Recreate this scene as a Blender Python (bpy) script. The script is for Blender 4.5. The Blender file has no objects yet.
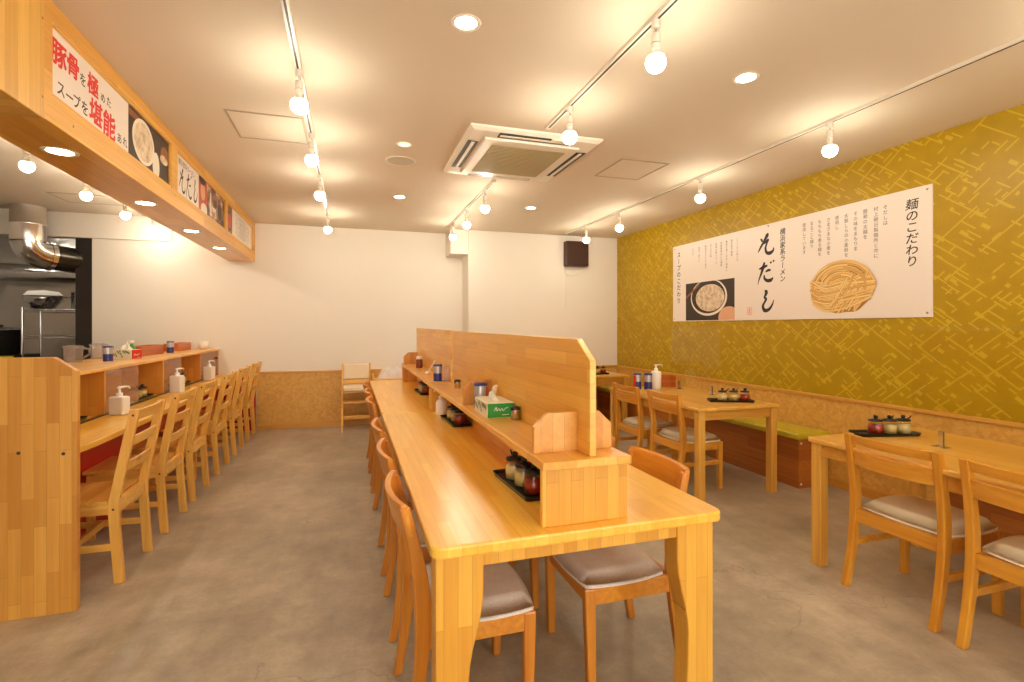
import bpy, bmesh, math, random
from mathutils import Vector, Matrix

random.seed(7)
S = bpy.context.scene
COL = S.collection
PI = math.pi

# ------------------------------------------------------------------ camera, world, exposure
cam_d = bpy.data.cameras.new('camera')
cam_d.sensor_width = 36.0
cam_d.lens = 510.0 / 1024.0 * 36.0
cam_d.shift_y = -14.0 / 1024.0
cam_d.clip_start = 0.05
cam = bpy.data.objects.new('camera', cam_d)
COL.objects.link(cam)
cam.location = (0, 0, 1.31)
cam.rotation_euler = (PI / 2, 0, -math.atan(162.0 / 510.0))
S.camera = cam

S.view_settings.view_transform = 'Standard'
S.view_settings.look = 'None'
S.view_settings.gamma = 1.0
S.view_settings.use_curve_mapping = False
S.view_settings.exposure = 1.18

W = bpy.data.worlds.new('world')
S.world = W
W.use_nodes = True
W.node_tree.nodes['Background'].inputs[0].default_value = (1.0, 0.96, 0.88, 1)
W.node_tree.nodes['Background'].inputs[1].default_value = 2.7

S.cycles.max_bounces = 8
S.cycles.diffuse_bounces = 5
S.cycles.glossy_bounces = 4
S.cycles.transparent_max_bounces = 12
S.cycles.use_denoising = True
S.cycles.sample_clamp_indirect = 6.0
S.cycles.caustics_reflective = False
S.cycles.caustics_refractive = False

BULB_COL = (1.0, 0.90, 0.71, 1)
BULB_E = 62.0
DOWN_E = 26.0

def portal(loc, sx, sy):
    d = bpy.data.lights.new('daylight', 'AREA')
    d.shape = 'RECTANGLE'; d.size = sx; d.size_y = sy
    d.energy = 1.0
    d.cycles.is_portal = True
    o = bpy.data.objects.new('daylight', d)
    o.location = loc
    o.rotation_euler = (-PI / 2, 0, PI)      # faces +Y, into the room
    o.rotation_euler = (PI / 2, 0, PI)
    COL.objects.link(o)
    return o

portal((-1.0, -2.03, 1.25), 2.2, 2.1)
portal((1.9, -2.03, 1.25), 2.6, 2.1)

# ------------------------------------------------------------------ mesh helper
class MB:
    def __init__(self):
        self.v = []; self.f = []; self.mi = []; self.sm = []; self.m = 0; self.smooth = False

    def add(self, vs, fs, M=None, smooth=None):
        b = len(self.v)
        for p in vs:
            p = Vector(p)
            self.v.append(tuple(M @ p) if M is not None else tuple(p))
        for f in fs:
            self.f.append(tuple(b + i for i in f)); self.mi.append(self.m)
            self.sm.append(self.smooth if smooth is None else smooth)
        return self

    def box(self, x0, x1, y0, y1, z0, z1, bev=0.0, seg=2, M=None):
        bm = bmesh.new()
        bmesh.ops.create_cube(bm, size=1.0)
        for v in bm.verts:
            v.co = Vector(((x0 + x1) / 2 + v.co.x * (x1 - x0), (y0 + y1) / 2 + v.co.y * (y1 - y0), (z0 + z1) / 2 + v.co.z * (z1 - z0)))
        if bev > 0:
            bev = min(bev, 0.45 * min(abs(x1 - x0), abs(y1 - y0), abs(z1 - z0)))
            bmesh.ops.bevel(bm, geom=list(bm.edges), offset=bev, segments=seg, profile=0.5, affect='EDGES')
        self.from_bm(bm, M)
        return self

    def from_bm(self, bm, M=None, smooth=None):
        bm.verts.ensure_lookup_table()
        for i, v in enumerate(bm.verts): v.index = i
        self.add([v.co.copy() for v in bm.verts], [[v.index for v in f.verts] for f in bm.faces], M, smooth)
        bm.free()

    def prism(self, poly, h0, h1, axis='z', bev=0.0, seg=2, M=None):
        """poly of 2-D points extruded along an axis: z -> (x,y), y -> (x,z), x -> (y,z)"""
        bm = bmesh.new()
        def P(a, b, h):
            return {'z': (a, b, h), 'y': (a, h, b), 'x': (h, a, b)}[axis]
        lo = [bm.verts.new(P(a, b, h0)) for a, b in poly]
        hi = [bm.verts.new(P(a, b, h1)) for a, b in poly]
        n = len(poly)
        bm.faces.new(lo[::-1]); bm.faces.new(hi)
        for i in range(n):
            bm.faces.new((lo[i], lo[(i + 1) % n], hi[(i + 1) % n], hi[i]))
        bmesh.ops.recalc_face_normals(bm, faces=bm.faces)
        if bev > 0:
            es = [e for e in bm.edges if len(e.link_faces) == 2 and e.calc_face_angle(0) > 0.35]
            bmesh.ops.bevel(bm, geom=es, offset=bev, segments=seg, profile=0.5, affect='EDGES')
        self.from_bm(bm, M)
        return self

    def lathe(self, prof, n=20, M=None, smooth=True, cap=True):
        vs = []; fs = []
        for r, z in prof:
            for k in range(n):
                a = 2 * PI * k / n
                vs.append((r * math.cos(a), r * math.sin(a), z))
        for i in range(len(prof) - 1):
            for k in range(n):
                k2 = (k + 1) % n
                fs.append((i * n + k, i * n + k2, (i + 1) * n + k2, (i + 1) * n + k))
        self.add(vs, fs, M, smooth)
        if cap:
            if prof[0][0] > 1e-6: self.add([vs[k] for k in range(n)], [tuple(range(n))[::-1]], M, False)
            if prof[-1][0] > 1e-6: self.add([vs[(len(prof) - 1) * n + k] for k in range(n)], [tuple(range(n))], M, False)
        return self

    def cyl(self, p0, p1, r, n=12, r1=None):
        p0 = Vector(p0); p1 = Vector(p1); d = p1 - p0
        q = d.to_track_quat('Z', 'Y').to_matrix().to_4x4()
        self.lathe([(r, 0), (r if r1 is None else r1, d.length)], n, Matrix.Translation(p0) @ q, True)
        return self

    def tube(self, pts, r, n=12, cap=True):
        pts = [Vector(p) for p in pts]
        rs = r if isinstance(r, (list, tuple)) else [r] * len(pts)
        vs = []; fs = []; ref = None
        for i, p in enumerate(pts):
            t = (pts[min(i + 1, len(pts) - 1)] - pts[max(i - 1, 0)]).normalized()
            if ref is None:
                ref = t.orthogonal().normalized()
            ref = (ref - t * ref.dot(t)).normalized()
            b = t.cross(ref)
            for k in range(n):
                a = 2 * PI * k / n
                vs.append(p + (ref * math.cos(a) + b * math.sin(a)) * rs[i])
        for i in range(len(pts) - 1):
            for k in range(n):
                k2 = (k + 1) % n
                fs.append((i * n + k, i * n + k2, (i + 1) * n + k2, (i + 1) * n + k))
        self.add(vs, fs, None, True)
        if cap:
            self.add(vs[:n], [tuple(range(n))[::-1]], None, False)
            self.add(vs[-n:], [tuple(range(n))], None, False)
        return self

    def sweep(self, secs, bev=0):
        """secs: list of closed rings (same length), lofted and capped"""
        n = len(secs[0]); vs = [p for s in secs for p in s]; fs = []
        for i in range(len(secs) - 1):
            for k in range(n):
                k2 = (k + 1) % n
                fs.append((i * n + k, i * n + k2, (i + 1) * n + k2, (i + 1) * n + k))
        fs.append(tuple(range(n))[::-1]); fs.append(tuple((len(secs) - 1) * n + k for k in range(n)))
        bm = bmesh.new()
        bv = [bm.verts.new(p) for p in vs]
        for f in fs: bm.faces.new([bv[i] for i in f])
        bmesh.ops.recalc_face_normals(bm, faces=bm.faces)
        if bev > 0:
            es = [e for e in bm.edges if len(e.link_faces) == 2 and e.calc_face_angle(0) > 0.8]
            bmesh.ops.bevel(bm, geom=es, offset=bev, segments=2, profile=0.5, affect='EDGES')
        self.from_bm(bm)
        return self

    def build(self, name, mats, parent=None, loc=(0, 0, 0), rz=0.0):
        me = bpy.data.meshes.new(name)
        me.from_pydata(self.v, [], self.f)
        if not isinstance(mats, (list, tuple)): mats = [mats]
        for m in mats: me.materials.append(m)
        me.polygons.foreach_set('material_index', self.mi)
        me.polygons.foreach_set('use_smooth', self.sm)
        me.update()
        o = bpy.data.objects.new(name, me)
        COL.objects.link(o)
        if parent is not None: o.parent = parent
        o.location = loc; o.rotation_euler = (0, 0, rz)
        return o

def tag(o, label=None, cat=None, group=None, kind=None):
    if label: o['label'] = label
    if cat: o['category'] = cat
    if group: o['group'] = group
    if kind: o['kind'] = kind
    return o

def thing(name, label, cat, loc=(0, 0, 0), rz=0.0, group=None):
    o = bpy.data.objects.new(name, None)
    o.empty_display_size = 0.1
    COL.objects.link(o)
    o.location = loc; o.rotation_euler = (0, 0, rz)
    return tag(o, label, cat, group)

def kids(o):
    return [c for c in bpy.data.objects if c.parent == o]

def dup(root, loc, rz, label, group=None):
    r = root.copy(); COL.objects.link(r)
    r.location = loc; r.rotation_euler = (0, 0, rz); r['label'] = label
    if group: r['group'] = group
    for ch in kids(root):
        c = ch.copy(); COL.objects.link(c); c.parent = r
        for g in kids(ch):
            d = g.copy(); COL.objects.link(d); d.parent = c
    return r

class Repeat:
    """first call moves the built thing itself, later calls copy it"""
    def __init__(self, root): self.root = root; self.used = False
    def __call__(self, loc, rz, label, group=None):
        if not self.used:
            self.used = True
            r = self.root; r.location = loc; r.rotation_euler = (0, 0, rz); r['label'] = label
            if group: r['group'] = group
            return r
        return dup(self.root, loc, rz, label, group)

def struct(name, mb, mats):
    o = mb.build(name, mats); o['kind'] = 'structure'; return o

# ------------------------------------------------------------------ materials
def srgb(r, g, b):
    f = lambda c: (c / 12.92 if c <= 0.04045 else ((c + 0.055) / 1.055) ** 2.4)
    return (f(r / 255), f(g / 255), f(b / 255), 1)

class NT:
    def __init__(self, name):
        self.m = bpy.data.materials.new(name); self.m.use_nodes = True
        self.t = self.m.node_tree; self.bs = self.t.nodes['Principled BSDF']; self.out = self.t.nodes['Material Output']
    def n(self, typ, **kw):
        nd = self.t.nodes.new(typ)
        for k, v in kw.items(): setattr(nd, k, v)
        return nd
    def l(self, a, b): self.t.links.new(a, b)
    def math(self, op, a, b=None, c=None):
        nd = self.n('ShaderNodeMath', operation=op)
        for i, x in enumerate((a, b, c)):
            if x is None: continue
            if isinstance(x, (int, float)): nd.inputs[i].default_value = x
            else: self.l(x, nd.inputs[i])
        return nd.outputs[0]
    def mix(self, fac, a, b, mode='MIX'):
        nd = self.n('ShaderNodeMix', data_type='RGBA', blend_type=mode)
        for sock, x in ((nd.inputs[0], fac), (nd.inputs[6], a), (nd.inputs[7], b)):
            if isinstance(x, (int, float)): sock.default_value = x
            elif isinstance(x, tuple): sock.default_value = x
            else: self.l(x, sock)
        return nd.outputs[2]
    def ramp(self, fac, stops):
        nd = self.n('ShaderNodeValToRGB')
        e = nd.color_ramp.elements
        while len(e) < len(stops): e.new(0.5)
        for el, (p, c) in zip(e, stops): el.position = p; el.color = c
        self.l(fac, nd.inputs[0]); return nd.outputs[0]
    def noise(self, vec, scale=5, detail=3, rough=0.5):
        nd = self.n('ShaderNodeTexNoise'); nd.inputs['Scale'].default_value = scale
        nd.inputs['Detail'].default_value = detail; nd.inputs['Roughness'].default_value = rough
        if vec is not None: self.l(vec, nd.inputs['Vector'])
        return nd.outputs['Fac']
    def coords(self, rand=True):
        tc = self.n('ShaderNodeTexCoord'); v = tc.outputs['Object']
        if rand:
            oi = self.n('ShaderNodeObjectInfo')
            a = self.n('ShaderNodeVectorMath', operation='SCALE'); a.inputs[0].default_value = (3.7, 5.3, 2.9)
            self.l(oi.outputs['Random'], a.inputs['Scale'])
            b = self.n('ShaderNodeVectorMath', operation='ADD'); self.l(v, b.inputs[0]); self.l(a.outputs[0], b.inputs[1]); v = b.outputs[0]
        s = self.n('ShaderNodeSeparateXYZ'); self.l(v, s.inputs[0])
        return v, s.outputs
    def comb(self, x, y, z):
        nd = self.n('ShaderNodeCombineXYZ')
        for i, q in enumerate((x, y, z)):
            if isinstance(q, (int, float)): nd.inputs[i].default_value = q
            else: self.l(q, nd.inputs[i])
        return nd.outputs[0]
    def bump(self, h, strength=0.2, dist=0.005):
        nd = self.n('ShaderNodeBump'); nd.inputs['Strength'].default_value = strength; nd.inputs['Distance'].default_value = dist
        self.l(h, nd.inputs['Height']); self.l(nd.outputs[0], self.bs.inputs['Normal'])
    def col(self, c):
        if isinstance(c, tuple): self.bs.inputs['Base Color'].default_value = c
        else: self.l(c, self.bs.inputs['Base Color'])
    def set(self, **kw):
        names = dict(rough='Roughness', metal='Metallic', spec='Specular IOR Level', coat='Coat Weight', coat_rough='Coat Roughness')
        for k, v in kw.items(): self.bs.inputs[names[k]].default_value = v

def plain(name, c, rough=0.5, metal=0.0, spec=0.5, coat=0.0):
    t = NT(name); t.col(c); t.set(rough=rough, metal=metal, spec=spec, coat=coat)
    return t.m

def deep(c): return (c[0], c[1] * 0.96, c[2] * 0.56, 1)

def block_wood(name, along, across, c1, c2, sw=0.045, sl=0.45, rough=0.3, coat=0.15, grain=0.35):
    """finger-jointed laminated boards: strips run along one axis, laid side by side across another"""
    c1, c2 = deep(c1), deep(c2)
    t = NT(name); v, s = t.coords()
    ax = {'x': 0, 'y': 1, 'z': 2}
    u, w = s[ax[along]], s[ax[across]]
    third = s[3 - ax[along] - ax[across]]
    br = t.n('ShaderNodeTexBrick'); br.offset = 0.37; br.offset_frequency = 2; br.squash = 1.0
    br.inputs['Scale'].default_value = 1.0
    br.inputs['Brick Width'].default_value = sl; br.inputs['Row Height'].default_value = sw
    br.inputs['Mortar Size'].default_value = 0.0006; br.inputs['Mortar Smooth'].default_value = 0.3
    br.inputs['Bias'].default_value = -0.05
    t.l(t.comb(u, w, 0.0), br.inputs['Vector'])
    br.inputs['Color1'].default_value = c1; br.inputs['Color2'].default_value = c2
    br.inputs['Mortar'].default_value = tuple(0.72 * q for q in c2[:3]) + (1,)
    gv = t.comb(t.math('MULTIPLY', u, 2.2), t.math('MULTIPLY', w, 55.0), t.math('MULTIPLY', third, 55.0))
    g = t.noise(gv, 1.0, 4, 0.6)
    big = t.noise(t.comb(t.math('MULTIPLY', u, 1.5), t.math('MULTIPLY', w, 7.0), third), 1.0, 2)
    gr = t.ramp(g, [(0.3, (0.84, 0.77, 0.66, 1)), (0.65, (1.05, 1.05, 1.04, 1))])
    c = t.mix(grain * 1.6, br.outputs['Color'], gr, 'MULTIPLY')
    c = t.mix(0.25, c, t.ramp(big, [(0.3, (0.86, 0.77, 0.62, 1)), (0.7, (1.06, 1.06, 1.05, 1))]), 'MULTIPLY')
    t.col(c); t.set(rough=rough, coat=coat, coat_rough=0.18)
    t.bump(g, 0.05, 0.002)
    return t.m

def solid_wood(name, along, c1, c2, rough=0.35, coat=0.1, knots=False, freq=40.0):
    c1, c2 = deep(c1), deep(c2)
    t = NT(name); v, s = t.coords()
    ax = {'x': 0, 'y': 1, 'z': 2}[along]
    q = [t.math('MULTIPLY', s[i], 1.6 if i == ax else freq) for i in range(3)]
    g = t.noise(t.comb(*q), 1.0, 4, 0.6)
    q2 = [t.math('MULTIPLY', s[i], 0.9 if i == ax else 9.0) for i in range(3)]
    b = t.noise(t.comb(*q2), 1.0, 2)
    c = t.ramp(t.math('ADD', t.math('MULTIPLY', g, 0.6), t.math('MULTIPLY', b, 0.4)), [(0.33, c2), (0.62, c1)])
    if knots:
        vo = t.n('ShaderNodeTexVoronoi'); vo.inputs['Scale'].default_value = 1.0
        q3 = [t.math('MULTIPLY', s[i], 3.0 if i == ax else 9.0) for i in range(3)]
        t.l(t.comb(*q3), vo.inputs['Vector'])
        kn = t.ramp(vo.outputs['Distance'], [(0.06, (0.42, 0.2, 0.09, 1)), (0.14, (1, 1, 1, 1))])
        c = t.mix(0.55, c, kn, 'MULTIPLY')
    t.col(c); t.set(rough=rough, coat=coat, coat_rough=0.2); t.bump(g, 0.05, 0.002)
    return t.m

M = {}
BW1, BW2 = srgb(234, 178, 112), srgb(205, 138, 68)
M['table_y'] = block_wood('laminated tabletop', 'y', 'x', srgb(250, 204, 112), srgb(242, 184, 82), 0.042, 0.5, 0.3, 0.22)
M['panel_y'] = block_wood('laminated upright board', 'y', 'z', srgb(242, 192, 112), srgb(228, 166, 82), 0.045, 0.42, 0.35, 0.15)
M['post_z'] = block_wood('laminated leg', 'z', 'x', srgb(230, 176, 92), srgb(212, 150, 66), 0.04, 0.6, 0.34, 0.15)
M['post_zy'] = block_wood('laminated bracket', 'y', 'x', srgb(222, 166, 108), srgb(204, 140, 82), 0.04, 0.4, 0.4, 0.1)
M['end_z'] = block_wood('laminated end board', 'z', 'x', srgb(226, 170, 104), srgb(196, 132, 64), 0.047, 0.34, 0.36, 0.12)
M['shelf_y'] = block_wood('laminated shelf board', 'y', 'x', srgb(240, 188, 114), srgb(222, 162, 84), 0.045, 0.5, 0.3, 0.2)
M['div_z'] = block_wood('laminated divider', 'z', 'x', srgb(224, 160, 86), srgb(204, 138, 66), 0.05, 0.6, 0.4, 0.1)
M['beam_y'] = block_wood('laminated beam face', 'y', 'z', srgb(232, 184, 116), srgb(214, 156, 84), 0.12, 1.2, 0.38, 0.1)
M['beam_under'] = block_wood('laminated beam underside', 'y', 'x', srgb(242, 192, 106), srgb(224, 166, 82), 0.09, 0.7, 0.3, 0.2)
M['beam_end'] = block_wood('laminated beam end board', 'z', 'y', srgb(232, 190, 124), srgb(214, 164, 92), 0.07, 0.9, 0.38, 0.1)
M['pine_z'] = solid_wood('pine upright', 'z', srgb(236, 190, 122), srgb(214, 152, 80), knots=True)
M['pine_y'] = solid_wood('pine slat', 'y', srgb(238, 192, 124), srgb(216, 156, 84), knots=True)
M['pine_x'] = solid_wood('pine rail', 'x', srgb(236, 190, 122), srgb(214, 152, 80))
M['oak_z'] = solid_wood('oak upright', 'z', srgb(208, 136, 58), srgb(176, 100, 34), 0.3, 0.2)
M['oak_y'] = solid_wood('oak rail', 'y', srgb(220, 150, 68), srgb(192, 116, 42), 0.3, 0.2)
M['beech_z'] = solid_wood('beech upright', 'z', srgb(222, 160, 70), srgb(198, 128, 44), 0.3, 0.2)
M['beech_y'] = solid_wood('beech rail', 'y', srgb(226, 164, 76), srgb(202, 132, 48), 0.3, 0.2)
M['tpine_y'] = block_wood('pine tabletop', 'y', 'x', srgb(232, 182, 112), srgb(218, 162, 88), 0.09, 1.6, 0.32, 0.15)
M['tpine_z'] = solid_wood('pine table leg', 'z', srgb(226, 176, 104), srgb(202, 144, 72), knots=True)
M['tpine_x'] = solid_wood('pine apron', 'x', srgb(220, 166, 92), srgb(198, 138, 66))
M['bench_y'] = block_wood('red-brown bench boards', 'y', 'z', srgb(192, 120, 62), srgb(158, 88, 42), 0.085, 1.1, 0.42, 0.1, 0.6)
M['box_red'] = solid_wood('reddish wooden box', 'y', srgb(196, 108, 62), srgb(168, 84, 46))
M['trim'] = solid_wood('trim wood', 'y', srgb(222, 170, 100), srgb(198, 138, 70))
M['trimx'] = solid_wood('trim wood back', 'x', srgb(222, 170, 100), srgb(198, 138, 70))
M['white'] = plain('white wall paint', srgb(236, 228, 216), 0.7)
M['ceil'] = plain('white ceiling paint', srgb(222, 209, 190), 0.8)
M['white_pl'] = plain('white plastic', srgb(240, 236, 228), 0.35)
M['fixture'] = plain('white enamelled metal', srgb(238, 230, 216), 0.35)
M['black_pl'] = plain('black plastic', srgb(22, 18, 16), 0.35)
M['darkgrey'] = plain('dark slot', srgb(46, 36, 28), 0.5)
M['greyline'] = plain('grey hatch frame', srgb(176, 160, 138), 0.5)
M['acgrey'] = plain('grey intake mesh', srgb(178, 164, 124), 0.6)
M['steel'] = plain('polished steel', srgb(200, 200, 200), 0.18, 1.0)
M['chrome'] = plain('chrome', srgb(220, 220, 220), 0.1, 1.0)
M['black'] = plain('black paint', srgb(34, 28, 24), 0.4)
M['red'] = plain('red laminate', srgb(188, 22, 26), 0.35)
M['speaker'] = plain('dark brown speaker box', srgb(72, 36, 18), 0.35)
M['yellow'] = plain('yellow plastic', srgb(222, 200, 20), 0.4)
M['vinyl'] = plain('cream vinyl', srgb(252, 241, 208), 0.38)
M['hcvinyl'] = plain('cream high chair vinyl', srgb(240, 222, 190), 0.42)
M['olive'] = plain('olive vinyl', srgb(196, 178, 40), 0.4)
M['paper'] = plain('printed white board', srgb(234, 222, 211), 0.36)
M['ink'] = plain('black print', srgb(34, 26, 22), 0.5)
M['grey_ink'] = plain('grey print', srgb(120, 104, 92), 0.5)
M['red_ink'] = plain('red print', srgb(214, 34, 24), 0.5)
M['pale_red'] = plain('pale red seal print', srgb(232, 140, 130), 0.5)
M['photo_dark'] = plain('dark print', srgb(44, 28, 20), 0.4)
M['photo_brown'] = plain('brown print', srgb(140, 84, 46), 0.4)
M['photo_white'] = plain('bowl white print', srgb(232, 222, 204), 0.4)
M['photo_skin'] = plain('skin tone print', srgb(222, 168, 130), 0.4)
M['photo_red'] = plain('red brown print', srgb(190, 70, 40), 0.4)
M['noodle_a'] = plain('noodle print', srgb(234, 192, 112), 0.45)
M['noodle_b'] = plain('noodle print pale', srgb(240, 206, 134), 0.45)
M['noodle_c'] = plain('noodle print deep', srgb(216, 166, 86), 0.45)
M['noodle_d'] = plain('noodle print outline', srgb(176, 122, 56), 0.45)
M['sauce_red'] = plain('red chilli sauce', srgb(150, 40, 16), 0.35)
M['garlic'] = plain('pale garlic', srgb(226, 204, 140), 0.5)
M['ginger'] = plain('pale paste', srgb(214, 190, 120), 0.5)
M['blue'] = plain('blue label', srgb(44, 50, 120), 0.3)
M['silver'] = plain('silver label', srgb(190, 186, 186), 0.3, 0.5)
M['redlabel'] = plain('red label', srgb(200, 44, 22), 0.35)
M['green'] = plain('green carton', srgb(52, 160, 70), 0.35)
M['green_dk'] = plain('dark green print', srgb(60, 110, 60), 0.4)
M['tissue'] = plain('white tissue', srgb(248, 240, 228), 0.9)
M['brass'] = plain('dull brass', srgb(180, 150, 90), 0.3, 1.0)
M['rubber'] = plain('black rubber', srgb(16, 14, 14), 0.8)
M['pink'] = plain('pink plastic', srgb(230, 130, 120), 0.4)

def emit(name, c, e):
    t = NT(name)
    em = t.n('ShaderNodeEmission'); em.inputs[0].default_value = c; em.inputs[1].default_value = e
    t.l(em.outputs[0], t.out.inputs[0]); return t.m
M['bulb'] = emit('lit bulb', BULB_COL, BULB_E)
M['down'] = emit('lit downlight', (1.0, 0.87, 0.68, 1), DOWN_E)
M['down_off_glow'] = emit('unlit downlight painted glow', (1.0, 0.72, 0.35, 1), 1.2)  # faint golden glow painted on a downlight that is off

def clear(name, tint, gloss=0.08, opac=0.0, opc=(1, 1, 1, 1)):
    """thin clear sheet: mostly transmits, a little mirror at grazing angles, optional milky scatter"""
    t = NT(name)
    tr = t.n('ShaderNodeBsdfTransparent'); tr.inputs[0].default_value = tint
    gl = t.n('ShaderNodeBsdfGlossy'); gl.inputs['Roughness'].default_value = 0.03
    lw = t.n('ShaderNodeLayerWeight'); lw.inputs[0].default_value = 0.5
    fz = t.math('POWER', lw.outputs['Facing'], 4.0)
    mx = t.n('ShaderNodeMixShader')
    t.l(t.math('ADD', t.math('MULTIPLY', fz, 0.5), gloss * 0.3), mx.inputs[0])
    t.l(tr.outputs[0], mx.inputs[1]); t.l(gl.outputs[0], mx.inputs[2])
    last = mx.outputs[0]
    if opac > 0:
        df = t.n('ShaderNodeBsdfDiffuse'); df.inputs[0].default_value = opc
        m2 = t.n('ShaderNodeMixShader'); m2.inputs[0].default_value = opac
        t.l(last, m2.inputs[1]); t.l(df.outputs[0], m2.inputs[2]); last = m2.outputs[0]
    t.l(last, t.out.inputs[0]); return t.m
M['acrylic'] = clear('clear acrylic', (0.98, 0.97, 0.96, 1))
M['pane'] = clear('sliding acrylic pane', (0.93, 0.88, 0.84, 1), 0.1, 0.22, srgb(214, 180, 160))
M['glass'] = clear('clear glass', (0.97, 0.98, 0.97, 1), 0.15)
M['jarglass'] = clear('jar glass', (0.95, 0.93, 0.88, 1), 0.12)
M['pitcher'] = clear('clear plastic pitcher', (0.86, 0.84, 0.84, 1), 0.2, 0.22, srgb(220, 206, 200))
M['bag'] = clear('clear plastic wrap', (0.97, 0.95, 0.96, 1), 0.3, 0.7, srgb(250, 240, 238))
M['ductclear'] = plain('shiny aluminium duct', srgb(236, 232, 226), 0.3, 0.9)

def m_floor():
    t = NT('worn concrete floor'); v, s = t.coords(False)
    a = t.noise(v, 0.9, 5, 0.62); b = t.noise(v, 5.5, 6, 0.7); c = t.noise(v, 60, 3, 0.6)
    st = t.noise(t.comb(t.math('MULTIPLY', s[0], 6.0), t.math('MULTIPLY', s[1], 1.4), 0.0), 1.0, 4, 0.6)
    mix = t.math('ADD', t.math('ADD', t.math('MULTIPLY', a, 0.45), t.math('MULTIPLY', b, 0.3)), t.math('ADD', t.math('MULTIPLY', c, 0.08), t.math('MULTIPLY', st, 0.17)))
    col = t.ramp(mix, [(0.36, srgb(130, 117, 100)), (0.5, srgb(168, 153, 132)), (0.63, srgb(202, 186, 163))])
    vo = t.n('ShaderNodeTexVoronoi', feature='DISTANCE_TO_EDGE'); vo.inputs['Scale'].default_value = 0.75
    wv = t.n('ShaderNodeVectorMath', operation='ADD'); t.l(v, wv.inputs[0])
    nz = t.n('ShaderNodeTexNoise'); nz.inputs['Scale'].default_value = 2.5; nz.inputs['Detail'].default_value = 5
    t.l(v, nz.inputs['Vector']); t.l(nz.outputs['Color'], wv.inputs[1]); t.l(wv.outputs[0], vo.inputs['Vector'])
    cr = t.ramp(vo.outputs['Distance'], [(0.0, (0.6, 0.6, 0.6, 1)), (0.006, (1, 1, 1, 1))])
    col = t.mix(t.math('MULTIPLY', t.math('GREATER_THAN', a, 0.52), 0.7), col, cr, 'MULTIPLY')
    t.col(col); t.set(rough=0.4, spec=0.45)
    t.l(t.ramp(b, [(0.3, (0.30, 0.30, 0.30, 1)), (0.7, (0.5, 0.5, 0.5, 1))]), t.bs.inputs['Roughness'])
    t.bump(b, 0.06, 0.01)
    return t.m
M['floor'] = m_floor()

def m_osb(name):
    t = NT(name); v, s = t.coords(False)
    nz = t.n('ShaderNodeTexNoise'); nz.inputs['Scale'].default_value = 14; nz.inputs['Detail'].default_value = 2
    t.l(v, nz.inputs['Vector'])
    sc = t.n('ShaderNodeVectorMath', operation='SCALE'); sc.inputs['Scale'].default_value = 0.06; t.l(nz.outputs['Color'], sc.inputs[0])
    ad = t.n('ShaderNodeVectorMath', operation='ADD'); t.l(v, ad.inputs[0]); t.l(sc.outputs[0], ad.inputs[1])
    vo = t.n('ShaderNodeTexVoronoi'); vo.inputs['Scale'].default_value = 34; t.l(ad.outputs[0], vo.inputs['Vector'])
    hsv = t.n('ShaderNodeSeparateColor'); t.l(vo.outputs['Color'], hsv.inputs[0])
    fi = t.noise(v, 120, 2)
    f = t.math('ADD', t.math('MULTIPLY', hsv.outputs[0], 0.6), t.math('MULTIPLY', fi, 0.4))
    t.col(t.ramp(f, [(0.2, srgb(206, 152, 66)), (0.5, srgb(214, 162, 76)), (0.8, srgb(222, 172, 86))]))
    t.set(rough=0.45); t.bump(vo.outputs['Distance'], 0.1, 0.003)
    return t.m
M['osb'] = m_osb('pressed strand board')

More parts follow.
